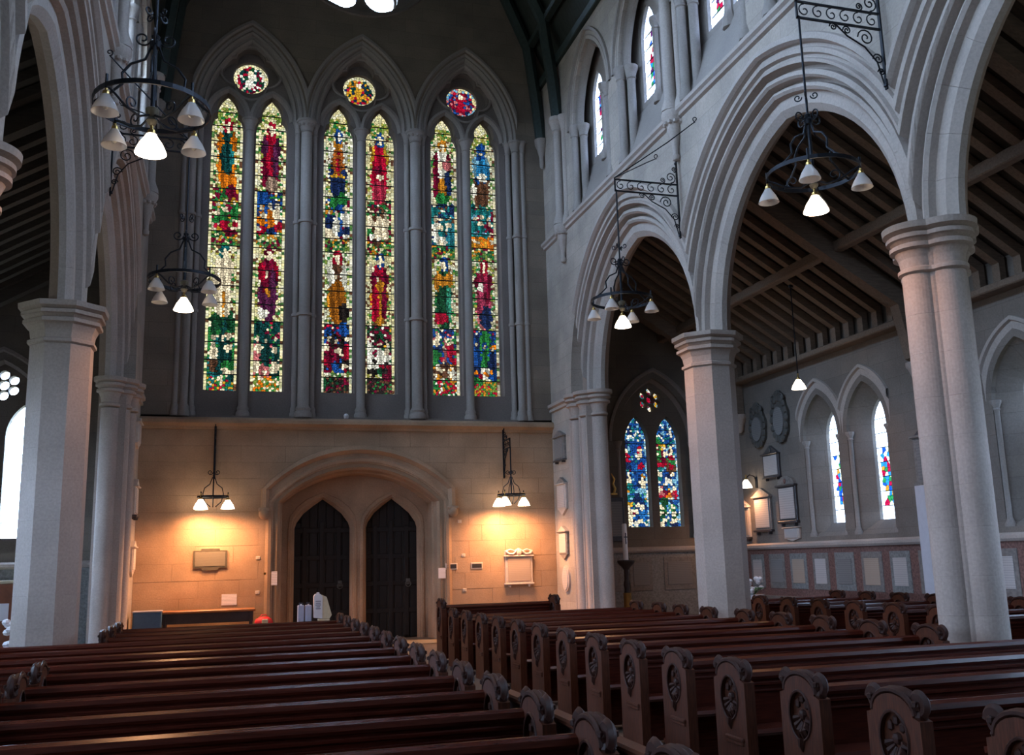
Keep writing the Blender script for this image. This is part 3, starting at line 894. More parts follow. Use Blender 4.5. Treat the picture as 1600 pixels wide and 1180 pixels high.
# ================================================================== aisles
def pair_win(yc): return [yc+0.55, yc-0.95]
def aisle(s):
    side = 'right' if s > 0 else 'left'
    mp = lambda u, v, w_: (mx(XA+w_, s), u, v)
    wy = []
    for yc in BAYC: wy += pair_win(yc)
    AW, AS, AH = 0.60, 3.95, 0.92
    ARr = arc_r(AW, AH)
    outer = [(YE-0.3, 0), (YE-0.3, 6.4), (YW+0.5, 6.4), (YW+0.5, 0)]
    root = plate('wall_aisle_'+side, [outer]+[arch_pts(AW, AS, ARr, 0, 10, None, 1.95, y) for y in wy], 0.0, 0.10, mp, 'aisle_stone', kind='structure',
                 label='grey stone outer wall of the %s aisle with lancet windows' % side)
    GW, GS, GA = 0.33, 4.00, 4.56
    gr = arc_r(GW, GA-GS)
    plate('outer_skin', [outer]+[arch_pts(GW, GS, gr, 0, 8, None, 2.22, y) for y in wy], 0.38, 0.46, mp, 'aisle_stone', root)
    for y in wy:
        # splayed reveal
        A = arch_pts(AW, AS, ARr, 0, 8, None, 1.95, y); G = arch_pts(GW, GS, gr, 0, 8, None, 2.22, y)
        b = MB(); N = len(A)
        b.add([mp(u, v, 0.08) for u, v in A]+[mp(u, v, 0.385) for u, v in G], [(j, (j+1) % N, (j+1) % N+N, j+N) for j in range(N)])
        b.build('splay', 'aisle_stone', root)
        b = MB(); arch_sweep(b, [(0.32, 0.0), (0.31, -0.05), (0.25, -0.055), (0.23, -0.005), (0.12, -0.005), (0.09, 0.03), (0.05, 0.01), (0.0, 0.10)], AW, AS, ARr, mp, 10, 0.75, None, y)
        b.build('hood_mould', 'moulding_stone', root)
        for e in (-1, 1):
            b = MB(); p = mp(y+e*(AW-0.01), 0, 0.06)
            b.lathe([(0.08, 1.95), (0.08, 2.0), (0.045, 2.1), (0.045, 3.78), (0.06, 3.80), (0.05, 3.83), (0.085, 3.91), (0.09, 3.95)], (p[0], p[1], 0), 8)
            b.build('jamb_shaft', 'shaft_stone', root)
    RW = 'rafter_wood' if s > 0 else 'rafter_shaded'
    # wall plate + rafters
    X0, Z0 = XA-0.12, 6.08; SL = 0.60; X1 = 7.80; Z1 = Z0+SL*(X0-X1)
    cei = put('ceiling_aisle_'+side, None, None, kind='structure', label='dark boarded lean-to roof of the %s aisle with rafters' % side)
    b = MB(); b.loft([[(mx(x, s), y, z) for x, z in ((X1-0.1, Z1+0.20), (XA+0.4, Z0+0.14-0.3), (XA+0.4, Z0+0.3), (X1-0.1, Z1+0.4))] for y in (YE-0.3, YW+0.4)])
    b.build('roof_boards', 'aisle_boards' if s > 0 else 'aisle_boards_shaded', cei)
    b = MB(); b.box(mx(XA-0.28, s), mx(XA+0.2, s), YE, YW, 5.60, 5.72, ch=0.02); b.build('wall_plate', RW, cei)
    b = MB(); pxx = 10.12; pz = Z0+SL*(X0-pxx)
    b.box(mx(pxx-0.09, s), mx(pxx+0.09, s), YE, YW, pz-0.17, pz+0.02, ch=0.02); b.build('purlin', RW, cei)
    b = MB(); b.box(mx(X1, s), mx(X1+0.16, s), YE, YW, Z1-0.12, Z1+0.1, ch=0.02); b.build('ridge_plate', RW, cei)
    rb = MB(); h = 0.075
    for k in (0, 1):
        pass
    L = []
    for (x, z) in ((X0-0.06, 5.70), (X0-0.06, Z0-0.05), (X1, Z1-0.02), (X1, Z1+0.12), (X0+0.06, Z0+0.06), (X0+0.06, 5.70)): L.append((x, z))
    rb.loft([[((x-XC)*s, y, z) for x, z in L] for y in (-h, h)])
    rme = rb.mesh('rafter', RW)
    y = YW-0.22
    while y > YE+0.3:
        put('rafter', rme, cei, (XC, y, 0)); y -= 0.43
    # principal trusses in line with the piers
    for y in [RESP+0.9]+PIERS:
        b = MB(); b.loft([[(mx(x, s), y+e, z) for x, z in ((XA-0.02, 4.85), (XA-0.25, 4.95), (XA-0.45, 5.9), (10.3, 6.45), (X1, Z1-0.35), (X1, Z1-0.08), (X0, Z0-0.06), (XA-0.02, 5.9))] for e in (-0.11, 0.11)])
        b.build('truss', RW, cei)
        b = MB(); p = (mx(XA-0.10, s), y, 0)
        b.lathe([(0.03, 4.45), (0.08, 4.5), (0.10, 4.62), (0.16, 4.76), (0.19, 4.80), (0.19, 4.88)], p, 12); b.build('roof_corbel', 'moulding_stone', root)
    # west end wall of the aisle
    mpz = lambda u, v, w_: (mx(u, s), YW+w_, v)
    cx = 9.85; lw = 0.315
    H = [lancet_outline(cx+e*0.41, lw, 2.33, 4.35, 5.0) for e in (-1, 1)]
    R6 = [circle(cx+0.21*math.sin(PI/3*k), 5.40+0.21*math.cos(PI/3*k), 0.095, 14) for k in range(6)]+[circle(cx, 5.40, 0.10, 14)]
    out = [(7.3, 0), (7.3, 9.0), (XA+0.5, 6.6), (XA+0.5, 0)]
    r2 = plate('wall_aisle_end_'+side, [out]+H+R6, 0.20, 0.40, mpz, 'aisle_end_stone', kind='structure', label='end wall of the %s aisle around its two-light window' % side)
    a_ = 1.0; rr = arc_r(a_, 1.55)
    plate('front_wall', [[(7.3, 0), (7.3, 9.0), (XA+0.5, 6.6), (XA+0.5, 0)], arch_pts(a_, 4.35, rr, 0, 12, None, 2.05, cx)], 0.0, 0.20, mpz, 'aisle_end_stone', r2)
    b = MB(); arch_sweep(b, [(0.24, 0.0), (0.23, -0.05), (0.17, -0.055), (0.14, 0.0), (0.08, 0.01), (0.05, 0.05), (0.0, 0.08), (-0.06, 0.20)], a_, 4.35, rr, mpz, 12, None, None, cx)
    b.build('arch_moulding', 'shaft_stone', r2)
    for e in (-1, 1):
        b = MB(); p = mpz(cx+e*0.99, 0, 0.05)
        b.lathe([(0.11, 2.05), (0.11, 2.12), (0.065, 2.22), (0.065, 4.12), (0.09, 4.14), (0.075, 4.18), (0.12, 4.30), (0.13, 4.35)], (p[0], p[1], 0), 10)
        b.build('jamb_shaft', 'shaft_stone', r2)
    # dado
    dd = put('trim_dado_'+side, None, None, kind='structure', label='mosaic dado of framed inscription panels along the %s aisle' % side)
    b = MB(); b.box(mx(XA-0.05, s), mx(XA+0.02, s), YE, YW, 0.0, 1.74); b.build('dado_face', 'mosaic_red', dd)
    b = MB(); b.box(mx(XA-0.09, s), mx(XA, s), YE, YW, 0.0, 0.72); b.build('plinth', 'aisle_stone', dd)
    b = MB(); pr = [(0.0, 1.72), (0.10, 1.73), (0.13, 1.77), (0.13, 1.82), (0.06, 1.86), (0.0, 1.86)]
    b.loft([[mp(y, z, -d) for d, z in pr] for y in (YE, YW)]); b.build('dado_rail', 'moulding_stone', dd)
    b = MB(); b.box(mx(7.9, s), mx(XA, s), YW-0.05, YW+0.02, 0.0, 1.74); b.build('end_face', 'mosaic_grey', dd)
    b = MB(); b.loft([[mpz(x, z, -d) for d, z in pr] for x in (7.9, XA)]); b.build('end_rail', 'moulding_stone', dd)
    return root, wy, r2, dd
ais_r, awy, aend_r, dado_r = aisle(1)
ais_l, _, aend_l, dado_l = aisle(-1)
# panels on the right-hand dado
yy = 20.05
fr_i = 0
k = 0
while yy > 8.6:
    wd = 0.62 if k % 3 else 0.55
    fm = MB(); 
    fm.box(XA-0.065, XA-0.045, yy-wd, yy, 0.88, 1.62, ch=0.006)
    f = fm.build('panel_frame', ['mosaic_grey', 'grey_marble'][k % 2], dado_r)
    fm = MB(); fm.box(XA-0.075, XA-0.06, yy-wd+0.09, yy-0.09, 1.0, 1.50, ch=0.004); fm.build('inscription', ['inscribed_marble', 'inscribed_grey', 'inscribed_warm'][k % 3], f)
    yy -= wd+0.22; k += 1
for (x0, x1) in ((8.45, 8.75), (8.98, 9.55), (9.85, 10.65), (10.85, 11.5)):
    fm = MB(); fm.box(x0, x1, YW-0.065, YW-0.045, 0.86, 1.62, ch=0.006); f = fm.build('panel_frame', 'grey_marble', dado_r)
    fm = MB(); fm.box(x0+0.09, x1-0.09, YW-0.075, YW-0.06, 0.98, 1.5, ch=0.004); fm.build('inscription', 'inscribed_grey', f)

# ================================================================== nave roof
ceil = put('ceiling', None, None, kind='structure', label='dark green timber nave roof with curved ribs')
sec = [(XR+0.35, TOPZ-0.1), (7.05, 14.3), (6.45, 15.7), (5.5, 17.2), (4.2, 18.6), (XC, 19.3)]
full = sec+[(2*XC-x, z) for x, z in sec[-2::-1]]
b = MB()
b.loft([[(x, y, z) for x, z in full]+[(x+(x-XC)*0.06, y, z+0.3) for x, z in reversed(full)] for y in (YE-0.3, YW+0.3)])
b.build('roof_boards', 'roof_boards', ceil)
ribsec = [(XR-0.08, 11.72), (XR-0.16, 12.6)]+[(x-0.18, z-0.12) for x, z in sec[1:-1]]+[(XC, 19.1)]
fullr = ribsec+[(2*XC-x, z) for x, z in ribsec[-2::-1]]
for y in [YW-0.16, RESP+0.45]+PIERS:
    b = MB(); b.tube([(x, y, z) for x, z in fullr], 0.14, 6); b.build('rib', 'roof_rib', ceil)
for q in PIERS:
    b = MB(); b.tube([(x, q+BAY/2, z) for x, z in fullr[2:-2]], 0.10, 6); b.build('rib', 'roof_rib', ceil)
for s in (1, -1):
    b = MB(); b.lathe([(0.02, 11.0), (0.05, 11.05), (0.06, 11.3), (0.11, 11.5), (0.16, 11.62), (0.17, 11.74)], (mx(XR-0.08, s), YW-0.16, 0), 10); b.build('rib_corbel', 'shaft_stone', ceil)
for x, z in (sec[1], sec[3], sec[4]):
    for s in (1, -1):
        b = MB(); b.box(mx(x-0.2, s), mx(x-0.05, s), YE, YW, z-0.16, z-0.02); b.build('purlin', 'roof_rib', ceil)
b = MB()
for s in (1, -1):
    b = MB(); b.box(mx(XR-0.10, s), mx(XR+0.4, s), YE, YW, TOPZ-0.18, TOPZ+0.04, ch=0.02); b.build('wall_plate', 'roof_rib', ceil)
# ================================================================== glass
def clip_poly(P, nx, ny, c):
    out = []
    n = len(P)
    for i in range(n):
        a = P[i]; q = P[(i+1) % n]
        da = a[0]*nx+a[1]*ny-c; dq = q[0]*nx+q[1]*ny-c
        if da <= 0: out.append(a)
        if (da < 0 < dq) or (dq < 0 < da):
            t = da/(da-dq); out.append((a[0]+(q[0]-a[0])*t, a[1]+(q[1]-a[1])*t))
    return out
def vor_cells(u0, u1, v0, v1, size, rnd, jit=0.75):
    nu = max(1, round((u1-u0)/size)); nv = max(1, round((v1-v0)/size))
    du = (u1-u0)/nu; dv = (v1-v0)/nv
    S = {}
    for i in range(nu):
        for j in range(nv):
            S[i, j] = (u0+(i+0.5+jit*(rnd.random()-0.5))*du, v0+(j+0.5+jit*(rnd.random()-0.5))*dv)
    out = []
    for i in range(nu):
        for j in range(nv):
            p = S[i, j]
            P = [(max(u0, p[0]-1.6*du), max(v0, p[1]-1.6*dv)), (min(u1, p[0]+1.6*du), max(v0, p[1]-1.6*dv)), (min(u1, p[0]+1.6*du), min(v1, p[1]+1.6*dv)), (max(u0, p[0]-1.6*du), min(v1, p[1]+1.6*dv))]
            for a in (-2, -1, 0, 1, 2):
                for c in (-2, -1, 0, 1, 2):
                    if (a or c) and (i+a, j+c) in S:
                        q = S[i+a, j+c]
                        nx = q[0]-p[0]; ny = q[1]-p[1]
                        P = clip_poly(P, nx, ny, (q[0]**2+q[1]**2-p[0]**2-p[1]**2)/2)
                        if len(P) < 3: break
                if len(P) < 3: break
            if len(P) >= 3: out.append((p, P))
    return out
def glass_panel(cells, mp, w_, mat, parent, lead=0.005, name='glass_panel'):
    V = []; Fs = []; Mi = []; C = []
    for p, P, col in cells:
        cx = sum(a for a, _ in P)/len(P); cz = sum(c for _, c in P)/len(P)
        n = len(P); o = len(V)
        Q = []
        for a, c in P:
            d = math.hypot(a-cx, c-cz); k = max(0.3, 1-lead/max(d, 1e-4))
            Q.append((cx+(a-cx)*k, cz+(c-cz)*k))
        V += [mp(a, c, w_) for a, c in P]+[mp(a, c, w_) for a, c in Q]
        Fs.append([o+n+i for i in range(n)]); Mi.append(0); C.append((col, n))
        for i in range(n):
            j = (i+1) % n
            Fs.append([o+i, o+j, o+n+j, o+n+i]); Mi.append(1); C.append(((0, 0, 0), 4))
    me = bpy.data.meshes.new(name); me.from_pydata(V, [], Fs)
    me.materials.append(MATS[mat]); me.materials.append(MATS['lead'])
    me.polygons.foreach_set('material_index', Mi)
    at = me.color_attributes.new('pane', 'FLOAT_COLOR', 'CORNER')
    buf = []
    for col, n in C: buf += [*col, 1.0]*n
    at.data.foreach_set('color', buf)
    me.update()
    return put(name, me, parent)

PALE = [(0.80, 0.74, 0.42), (0.66, 0.66, 0.42), (0.90, 0.86, 0.62), (0.58, 0.60, 0.36), (0.72, 0.74, 0.60)]
OLIVE = [(0.16, 0.26, 0.05), (0.06, 0.16, 0.05), (0.30, 0.30, 0.06), (0.03, 0.10, 0.07)]
FLESH = (0.95, 0.85, 0.66); GOLD = (0.66, 0.36, 0.03); ORANGE = (0.75, 0.20, 0.01); CRIM = (0.42, 0.005, 0.035); MAR = (0.16, 0.004, 0.03)
TEAL = (0.01, 0.17, 0.20); DTEAL = (0.005, 0.055, 0.06); BLUE = (0.01, 0.07, 0.34); NAVY = (0.01, 0.025, 0.11); GREEN = (0.02, 0.20, 0.05); DGREEN = (0.008, 0.07, 0.03)
WHITE = (0.85, 0.88, 0.84); BROWN = (0.11, 0.05, 0.03); DARK = (0.02, 0.015, 0.015); PURP = (0.09, 0.015, 0.07); PINK = (0.55, 0.16, 0.19); SKYB = (0.20, 0.48, 0.75); AMB = (0.55, 0.22, 0.02)
# figure sheets: ellipses (u -1..1, v height above glass bottom, ru, rv, colour); later ones lie on top
def saint(v, robe, lower, halo, sleeve, face=FLESH, extra=()):
    L = [(0, v+0.55, 0.58, 0.62, lower), (0, v+1.0, 0.50, 0.46, robe), (-0.42, v+1.10, 0.20, 0.26, sleeve), (0.42, v+1.10, 0.20, 0.26, sleeve),
         (0.05, v+1.52, 0.30, 0.19, halo), (0.05, v+1.50, 0.17, 0.13, face), (-0.12, v+1.02, 0.13, 0.09, face)]
    return L+list(extra)
SHEETS = [
 # 1
 dict(bg=PALE, fig=saint(4.75, DTEAL, ORANGE, CRIM, ORANGE, extra=[(0.02, 5.50, 0.40, 0.42, DTEAL), (0.35, 4.95, 0.30, 0.20, ORANGE), (0.3, 5.45, 0.12, 0.3, TEAL)])
      + saint(1.72, FLESH, FLESH, TEAL, FLESH, extra=[(-0.15, 1.95, 0.12, 0.35, FLESH), (0.2, 1.95, 0.12, 0.35, FLESH), (0.03, 2.0, 0.08, 0.3, AMB)]),
      scenes=[(3.72, 4.72, [FLESH, FLESH, GREEN, MAR, OLIVE[0], GOLD, CRIM]), (0.42, 1.65, [FLESH, FLESH, DTEAL, TEAL, GREEN, DGREEN, BROWN])], strip=[GREEN, TEAL, CRIM, GOLD, FLESH]),
 # 2
 dict(bg=PALE, fig=saint(4.75, CRIM, MAR, CRIM, PURP, extra=[(0.0, 5.55, 0.18, 0.45, CRIM), (0.3, 5.5, 0.2, 0.4, PURP), (0.1, 4.92, 0.36, 0.20, (0.34, 0.24, 0.20))])
      + saint(1.72, MAR, PURP, MAR, CRIM, extra=[(0.3, 2.4, 0.25, 0.5, PURP), (0.0, 2.35, 0.15, 0.12, AMB), (-0.3, 1.85, 0.35, 0.12, WHITE)]),
      scenes=[(3.72, 4.72, [FLESH, ORANGE, CRIM, BLUE, NAVY, GOLD, WHITE, GREEN]), (0.42, 1.65, [DTEAL, DTEAL, FLESH, PINK, MAR, CRIM, GREEN])], strip=[GREEN, ORANGE, OLIVE[0], FLESH]),
 # 3
 dict(bg=[(0.72, 0.70, 0.48), (0.55, 0.60, 0.50), (0.80, 0.82, 0.74), (0.42, 0.46, 0.36)], fig=saint(4.75, AMB, NAVY, BLUE, WHITE, face=WHITE, extra=[(0, 5.62, 0.42, 0.35, (0.35, 0.10, 0.02)), (0, 5.0, 0.55, 0.28, NAVY), (0, 5.28, 0.5, 0.06, GOLD), (0, 5.6, 0.1, 0.35, CRIM)])
      + saint(1.72, BROWN, AMB, CRIM, WHITE, extra=[(0.0, 2.2, 0.5, 0.55, (0.30, 0.10, 0.01)), (0.45, 1.95, 0.3, 0.25, DARK), (-0.3, 2.75, 0.2, 0.15, WHITE)]),
      scenes=[(3.72, 4.72, [WHITE, FLESH, BLUE, NAVY, MAR, GREEN, AMB, WHITE]), (0.55, 1.65, [CRIM, CRIM, MAR, BLUE, NAVY, FLESH, DARK])], strip=[DARK, BROWN, MAR, DGREEN, DARK]),
 # 4
 dict(bg=[(0.74, 0.70, 0.42), (0.60, 0.62, 0.44), (0.46, 0.44, 0.26)], fig=saint(4.75, CRIM, CRIM, BLUE, GOLD, extra=[(0, 5.6, 0.5, 0.35, CRIM), (-0.1, 5.5, 0.25, 0.14, MAR), (0.1, 5.32, 0.25, 0.07, FLESH), (0, 4.95, 0.5, 0.3, (0.45, 0.03, 0.08))])
      + saint(1.72, CRIM, AMB, BLUE, MAR, extra=[(0.1, 2.55, 0.35, 0.25, AMB), (-0.3, 2.2, 0.25, 0.45, CRIM), (0.35, 2.2, 0.2, 0.4, MAR), (-0.5, 3.05, 0.2, 0.12, FLESH)]),
      scenes=[(3.72, 4.72, [MAR, CRIM, FLESH, WHITE, DTEAL, GREEN, BROWN]), (0.55, 1.65, [CRIM, MAR, WHITE, WHITE, DGREEN, GOLD, DARK])], strip=[DARK, BROWN, DARK, GREEN, MAR]),
 # 5
 dict(bg=[(0.66, 0.62, 0.44), (0.62, 0.66, 0.58), (0.40, 0.38, 0.28)], fig=saint(4.75, WHITE, NAVY, AMB, MAR, extra=[(-0.45, 5.4, 0.2, 0.5, MAR), (0.4, 5.3, 0.25, 0.4, NAVY), (0, 5.15, 0.3, 0.35, AMB), (0.0, 4.92, 0.5, 0.14, GREEN), (0.35, 5.78, 0.25, 0.14, PINK)])
      + saint(1.72, DGREEN, DGREEN, BLUE, AMB, extra=[(0.0, 2.35, 0.45, 0.55, DGREEN), (0.35, 2.3, 0.18, 0.45, (0.03, 0.25, 0.18)), (0, 2.85, 0.4, 0.13, AMB), (-0.2, 1.92, 0.5, 0.14, CRIM)]),
      scenes=[(3.72, 4.72, [TEAL, WHITE, BROWN, (0.02, 0.2, 0.3), FLESH, NAVY, WHITE]), (0.85, 1.65, [PINK, CRIM, NAVY, BLUE, GREEN, FLESH]), (0.45, 0.82, [WHITE, AMB, FLESH, BROWN])], strip=[GREEN, CRIM, AMB, WHITE, DGREEN]),
 # 6
 dict(bg=[(0.58, 0.56, 0.42), (0.60, 0.66, 0.56), (0.32, 0.32, 0.24)], fig=saint(4.75, BLUE, BROWN, BLUE, SKYB, extra=[(0.15, 5.72, 0.5, 0.3, (0.02, 0.22, 0.55)), (0.1, 5.55, 0.35, 0.12, WHITE), (-0.55, 5.2, 0.25, 0.16, WHITE), (0.1, 5.1, 0.4, 0.35, BROWN), (0.05, 6.33, 0.3, 0.12, BLUE)])
      + saint(1.72, (0.30, 0.02, 0.07), PINK, CRIM, MAR, extra=[(0.0, 2.35, 0.5, 0.45, (0.36, 0.04, 0.11)), (0.15, 1.98, 0.45, 0.28, NAVY), (-0.2, 2.75, 0.2, 0.12, WHITE), (0.3, 2.5, 0.2, 0.2, MAR)]),
      scenes=[(3.95, 4.72, [TEAL, TEAL, MAR, CRIM, FLESH, SKYB]), (3.72, 3.98, [ORANGE, ORANGE, AMB, GOLD]), (0.45, 1.65, [NAVY, BLUE, WHITE, GREEN, ORANGE, CRIM])], strip=[GREEN, AMB, CRIM, OLIVE[0]]),
]
def compose(sh, rnd):
    """little crowds of figures for the narrative scenes, as ellipses"""
    L = []
    for a, c, pal in sh['scenes']:
        h = c-a; dark = [p for p in pal if sum(p) < 0.45] or pal; lite = [p for p in pal if sum(p) >= 0.45] or [FLESH]
        for q in range(7):
            L.append((rnd.uniform(-0.8, 0.8), rnd.uniform(a, c), rnd.uniform(0.2, 0.45), rnd.uniform(0.08, 0.2)*h+0.04, rnd.choice(dark)))
        n = 3 if h > 0.7 else 2
        for q in range(n):
            x = -0.55+1.1*q/(n-1)+rnd.uniform(-0.12, 0.12); z = a+h*rnd.uniform(0.30, 0.45)
            body = rnd.choice(pal[:4]); L.append((x, z, 0.25, 0.26*h, body))
            L.append((x+rnd.uniform(-0.1, 0.1), z-0.22*h, 0.30, 0.12*h, rnd.choice(pal)))
            L.append((x+rnd.uniform(-0.2, 0.2), z+0.12*h, 0.22, 0.06*h+0.02, rnd.choice([FLESH, FLESH, body])))
            L.append((x, z+0.33*h, 0.20, 0.085, rnd.choice(pal))); L.append((x, z+0.32*h, 0.13, 0.062, FLESH))
        for q in range(4): L.append((rnd.uniform(-0.75, 0.75), a+h*rnd.uniform(0.02, 0.2), 0.16, 0.06, rnd.choice(lite)))
    return L
def paint(sh, u, v, rnd):
    col = None; fold = 1.0
    if v > 6.40: col = rnd.choice([OLIVE[0], OLIVE[0], OLIVE[2], GREEN, PALE[0], PALE[1]]) if v < 6.70 else rnd.choice(PALE)
    elif v < 0.42: col = rnd.choice(sh['strip'])
    elif 3.38 < v < 3.72: col = rnd.choice([OLIVE[0], OLIVE[1], AMB, GREEN, MAR, PALE[1], DGREEN])
    else:
        for a, c, pal in sh['scenes']:
            if a < v < c: col = rnd.choice(pal) if rnd.random() < 0.35 else rnd.choice([p for p in pal if sum(p) < 0.45] or pal)
        if col is None:
            col = rnd.choice(sh['bg']) if rnd.random() < 0.66 else rnd.choice([OLIVE[0], OLIVE[2], OLIVE[1], BROWN, GREEN])
    for eu, ev, ru, rv, c in sh['fig']+sh['crowd']:
        if ((u-eu)/ru)**2+((v-ev)/rv)**2 < 1: col = c; fold = 0.80+0.42*math.sin(13*u+4*v)
    if abs(u) > 0.82 and v < 6.45:
        col = rnd.choice(sh['bg']) if rnd.random() < 0.8 else rnd.choice([OLIVE[1], BROWN]); fold = 1.0
    k = rnd.uniform(0.72, 1.2)*fold
    return tuple(x*k for x in col)

def window_root(label): 
    wn[0] += 1
    return put('window_%d' % wn[0], None, None, kind='structure', label=label)
BARS = [0.0, 0.42, 0.75, 1.15, 1.66, 2.05, 2.45, 2.85, 3.38, 3.72, 4.08, 4.42, 4.74, 5.12, 5.50, 5.88, 6.26, 6.60, 7.02]
WINLAB = ['left-hand bay of the great end window, two figure lights in yellow and teal glass',
          'middle bay of the great end window, two figure lights in amber and crimson glass',
          'right-hand bay of the great end window, two figure lights in blue and green glass']
rnd = random.Random(3)
for sh in SHEETS: sh['crowd'] = compose(sh, rnd)
for bi, c in enumerate(BX):
    root = window_root(WINLAB[bi])
    for e in (0, 1):
        li = bi*2+e; u0 = LX[li]; sh = SHEETS[li]; hw = LH+0.03
        for v0, v1 in zip(BARS, BARS[1:]):
            cells = []
            bw = 0.062
            for p, P in vor_cells(-LH+bw, LH-bw, v0, v1, 0.056, rnd):
                cells.append((p, P, paint(sh, p[0]/LH, p[1], rnd)))
            for sgn in (-1, 1):
                nn = max(1, round((v1-v0)/0.07))
                for q in range(nn):
                    a = v0+(v1-v0)*q/nn; d = v0+(v1-v0)*(q+1)/nn
                    x0, x1 = (LH-bw, hw) if sgn > 0 else (-hw, -LH+bw)
                    P = [(x0, a), (x1, a), (x1, d), (x0, d)]
                    cells.append((((x0+x1)/2, (a+d)/2), P, paint(sh, sgn*0.9, (a+d)/2, rnd)))
            glass_panel([(p, [(x+u0, z+GZ0) for x, z in P], col) for p, P, col in cells], mpw, 0.60, 'stained_glass', root)
        for v in BARS[1:-1]:
            b = MB(); b.box(u0-hw, u0+hw, YW+0.582, YW+0.598, GZ0+v-0.011, GZ0+v+0.011); b.build('saddle_bar', 'lead', root)
    # roundel
    cells = []
    cc = [[WHITE, DTEAL, DTEAL, CRIM, DGREEN, MAR], [GOLD, CRIM, NAVY, DTEAL, DTEAL, AMB], [CRIM, MAR, MAR, BLUE, NAVY, PINK]][bi]
    for p, P in vor_cells(-0.42, 0.42, -0.42, 0.42, 0.058, rnd):
        r_ = math.hypot(*p)
        if r_ > 0.47: continue
        col = rnd.choice(PALE if bi < 2 else [PINK, PALE[0], SKYB]) if r_ > 0.32 else rnd.choice(cc)
        if abs(p[0]) < 0.09 and -0.2 < p[1] < 0.14: col = cc[0]
        if abs(p[0]) < 0.06 and 0.12 < p[1] < 0.24: col = FLESH
        k = rnd.uniform(0.7, 1.2)
        cells.append((p, [(x+c, z+12.86) for x, z in P], tuple(t*k for t in col)))
    glass_panel(cells, mpw, 0.60, 'stained_glass', root, name='roundel_glass')
# rose
root = window_root('round window high in the end gable with bright circular lights')
for k in range(8):
    cx_, cz_ = ROSE[0]+1.22*math.sin(PI/8+PI/4*k), ROSE[1]-1.22*math.cos(PI/8+PI/4*k)
    b = MB(); b.prism(circle(cx_, cz_, 0.40, 16), 0.59, 0.605, mpw); b.build('glass_light', 'clear_glass', root)
b = MB(); b.prism(circle(*ROSE, 0.55, 20), 0.59, 0.605, mpw); b.build('glass_light', 'clear_glass', root)

# aisle end windows
BL = [BLUE, BLUE, (0.02, 0.16, 0.55), SKYB, TEAL, WHITE, CRIM, MAR, GOLD, FLESH, (0.05, 0.3, 0.2), NAVY]
ESH = [dict(scenes=[(0.0, 0.75, [BLUE, FLESH, (0.02, 0.16, 0.55), GOLD, WHITE, NAVY]), (0.75, 1.35, [TEAL, SKYB, FLESH, AMB, NAVY, BLUE]), (1.35, 2.05, [CRIM, BLUE, MAR, (0.02, 0.16, 0.55), NAVY])]),
       dict(scenes=[(0.0, 0.70, [GREEN, FLESH, TEAL, DGREEN, BLUE, NAVY]), (0.72, 1.0, [CRIM, PINK, ORANGE, MAR]), (1.05, 1.40, [SKYB, WHITE, TEAL, BLUE, NAVY]), (1.40, 2.1, [CRIM, GOLD, GREEN, MAR, BROWN, BLUE])])]
for sh in ESH: sh['crowd'] = compose(sh, rnd)
def aisle_end_win(s, label, coloured):
    root = window_root(label); cx = 9.85
    mpz = lambda u, v, w_: (mx(u, s), YW+w_, v)
    for e in (-1, 1):
        u0 = cx+e*0.41
        if coloured:
            bars = [2.30+0.34*k for k in range(9)]
            for v0, v1 in zip(bars, bars[1:]):
                cells = []
                for p, P in vor_cells(-0.34, 0.34, v0, v1, 0.060, rnd):
                    v = p[1]-2.33; u = p[0]/0.32
                    sh = ESH[0 if e < 0 else 1]
                    col = rnd.choice([BLUE, NAVY, (0.02, 0.16, 0.55), SKYB, TEAL, WHITE]) if v > 2.0 or rnd.random() < 0.6 else rnd.choice(BL)
                    for eu, ev, ru, rv, c_ in sh['crowd']:
                        if ((u-eu)/ru)**2+((v-ev)/rv)**2 < 1: col = c_
                    if abs(u) > 0.84: col = rnd.choice([WHITE, SKYB, SKYB, BLUE])
                    k = rnd.uniform(0.7, 1.3)
                    cells.append((p, [(x+u0, z) for x, z in P], tuple(t*k for t in col)))
                glass_panel(cells, mpz, 0.42, 'stained_glass', root)
        else:
            b = MB(); b.prism(lancet_outline(u0, 0.36, 2.28, 4.35, 5.06), 0.42, 0.43, mpz); b.build('glass_pane', 'clear_glass', root)
        for v in [2.30+0.34*k for k in range(1, 8)]:
            b = MB(); b.box(mx(u0-0.34, s), mx(u0+0.34, s), YW+0.40, YW+0.415, v-0.009, v+0.009); b.build('saddle_bar', 'lead', root)
    if coloured:
        cells = []
        for p, P in vor_cells(-0.33, 0.33, -0.33, 0.33, 0.06, rnd):
            r_ = math.hypot(*p); col = rnd.choice([CRIM, TEAL, MAR, BLUE]) if r_ < 0.2 else rnd.choice([WHITE, GOLD, SKYB, FLESH])
            cells.append((p, [(x+cx, z+5.40) for x, z in P], col))
        glass_panel(cells, mpz, 0.42, 'stained_glass', root, name='rosette_glass')
    else:
        b = MB(); b.prism(circle(cx, 5.40, 0.36, 16), 0.42, 0.43, mpz); b.build('glass_pane', 'clear_glass', root)
aisle_end_win(1, 'blue and crimson two-light stained window at the end of the right aisle', True)
aisle_end_win(-1, 'bright clear window at the far left beyond the octagonal pier', False)

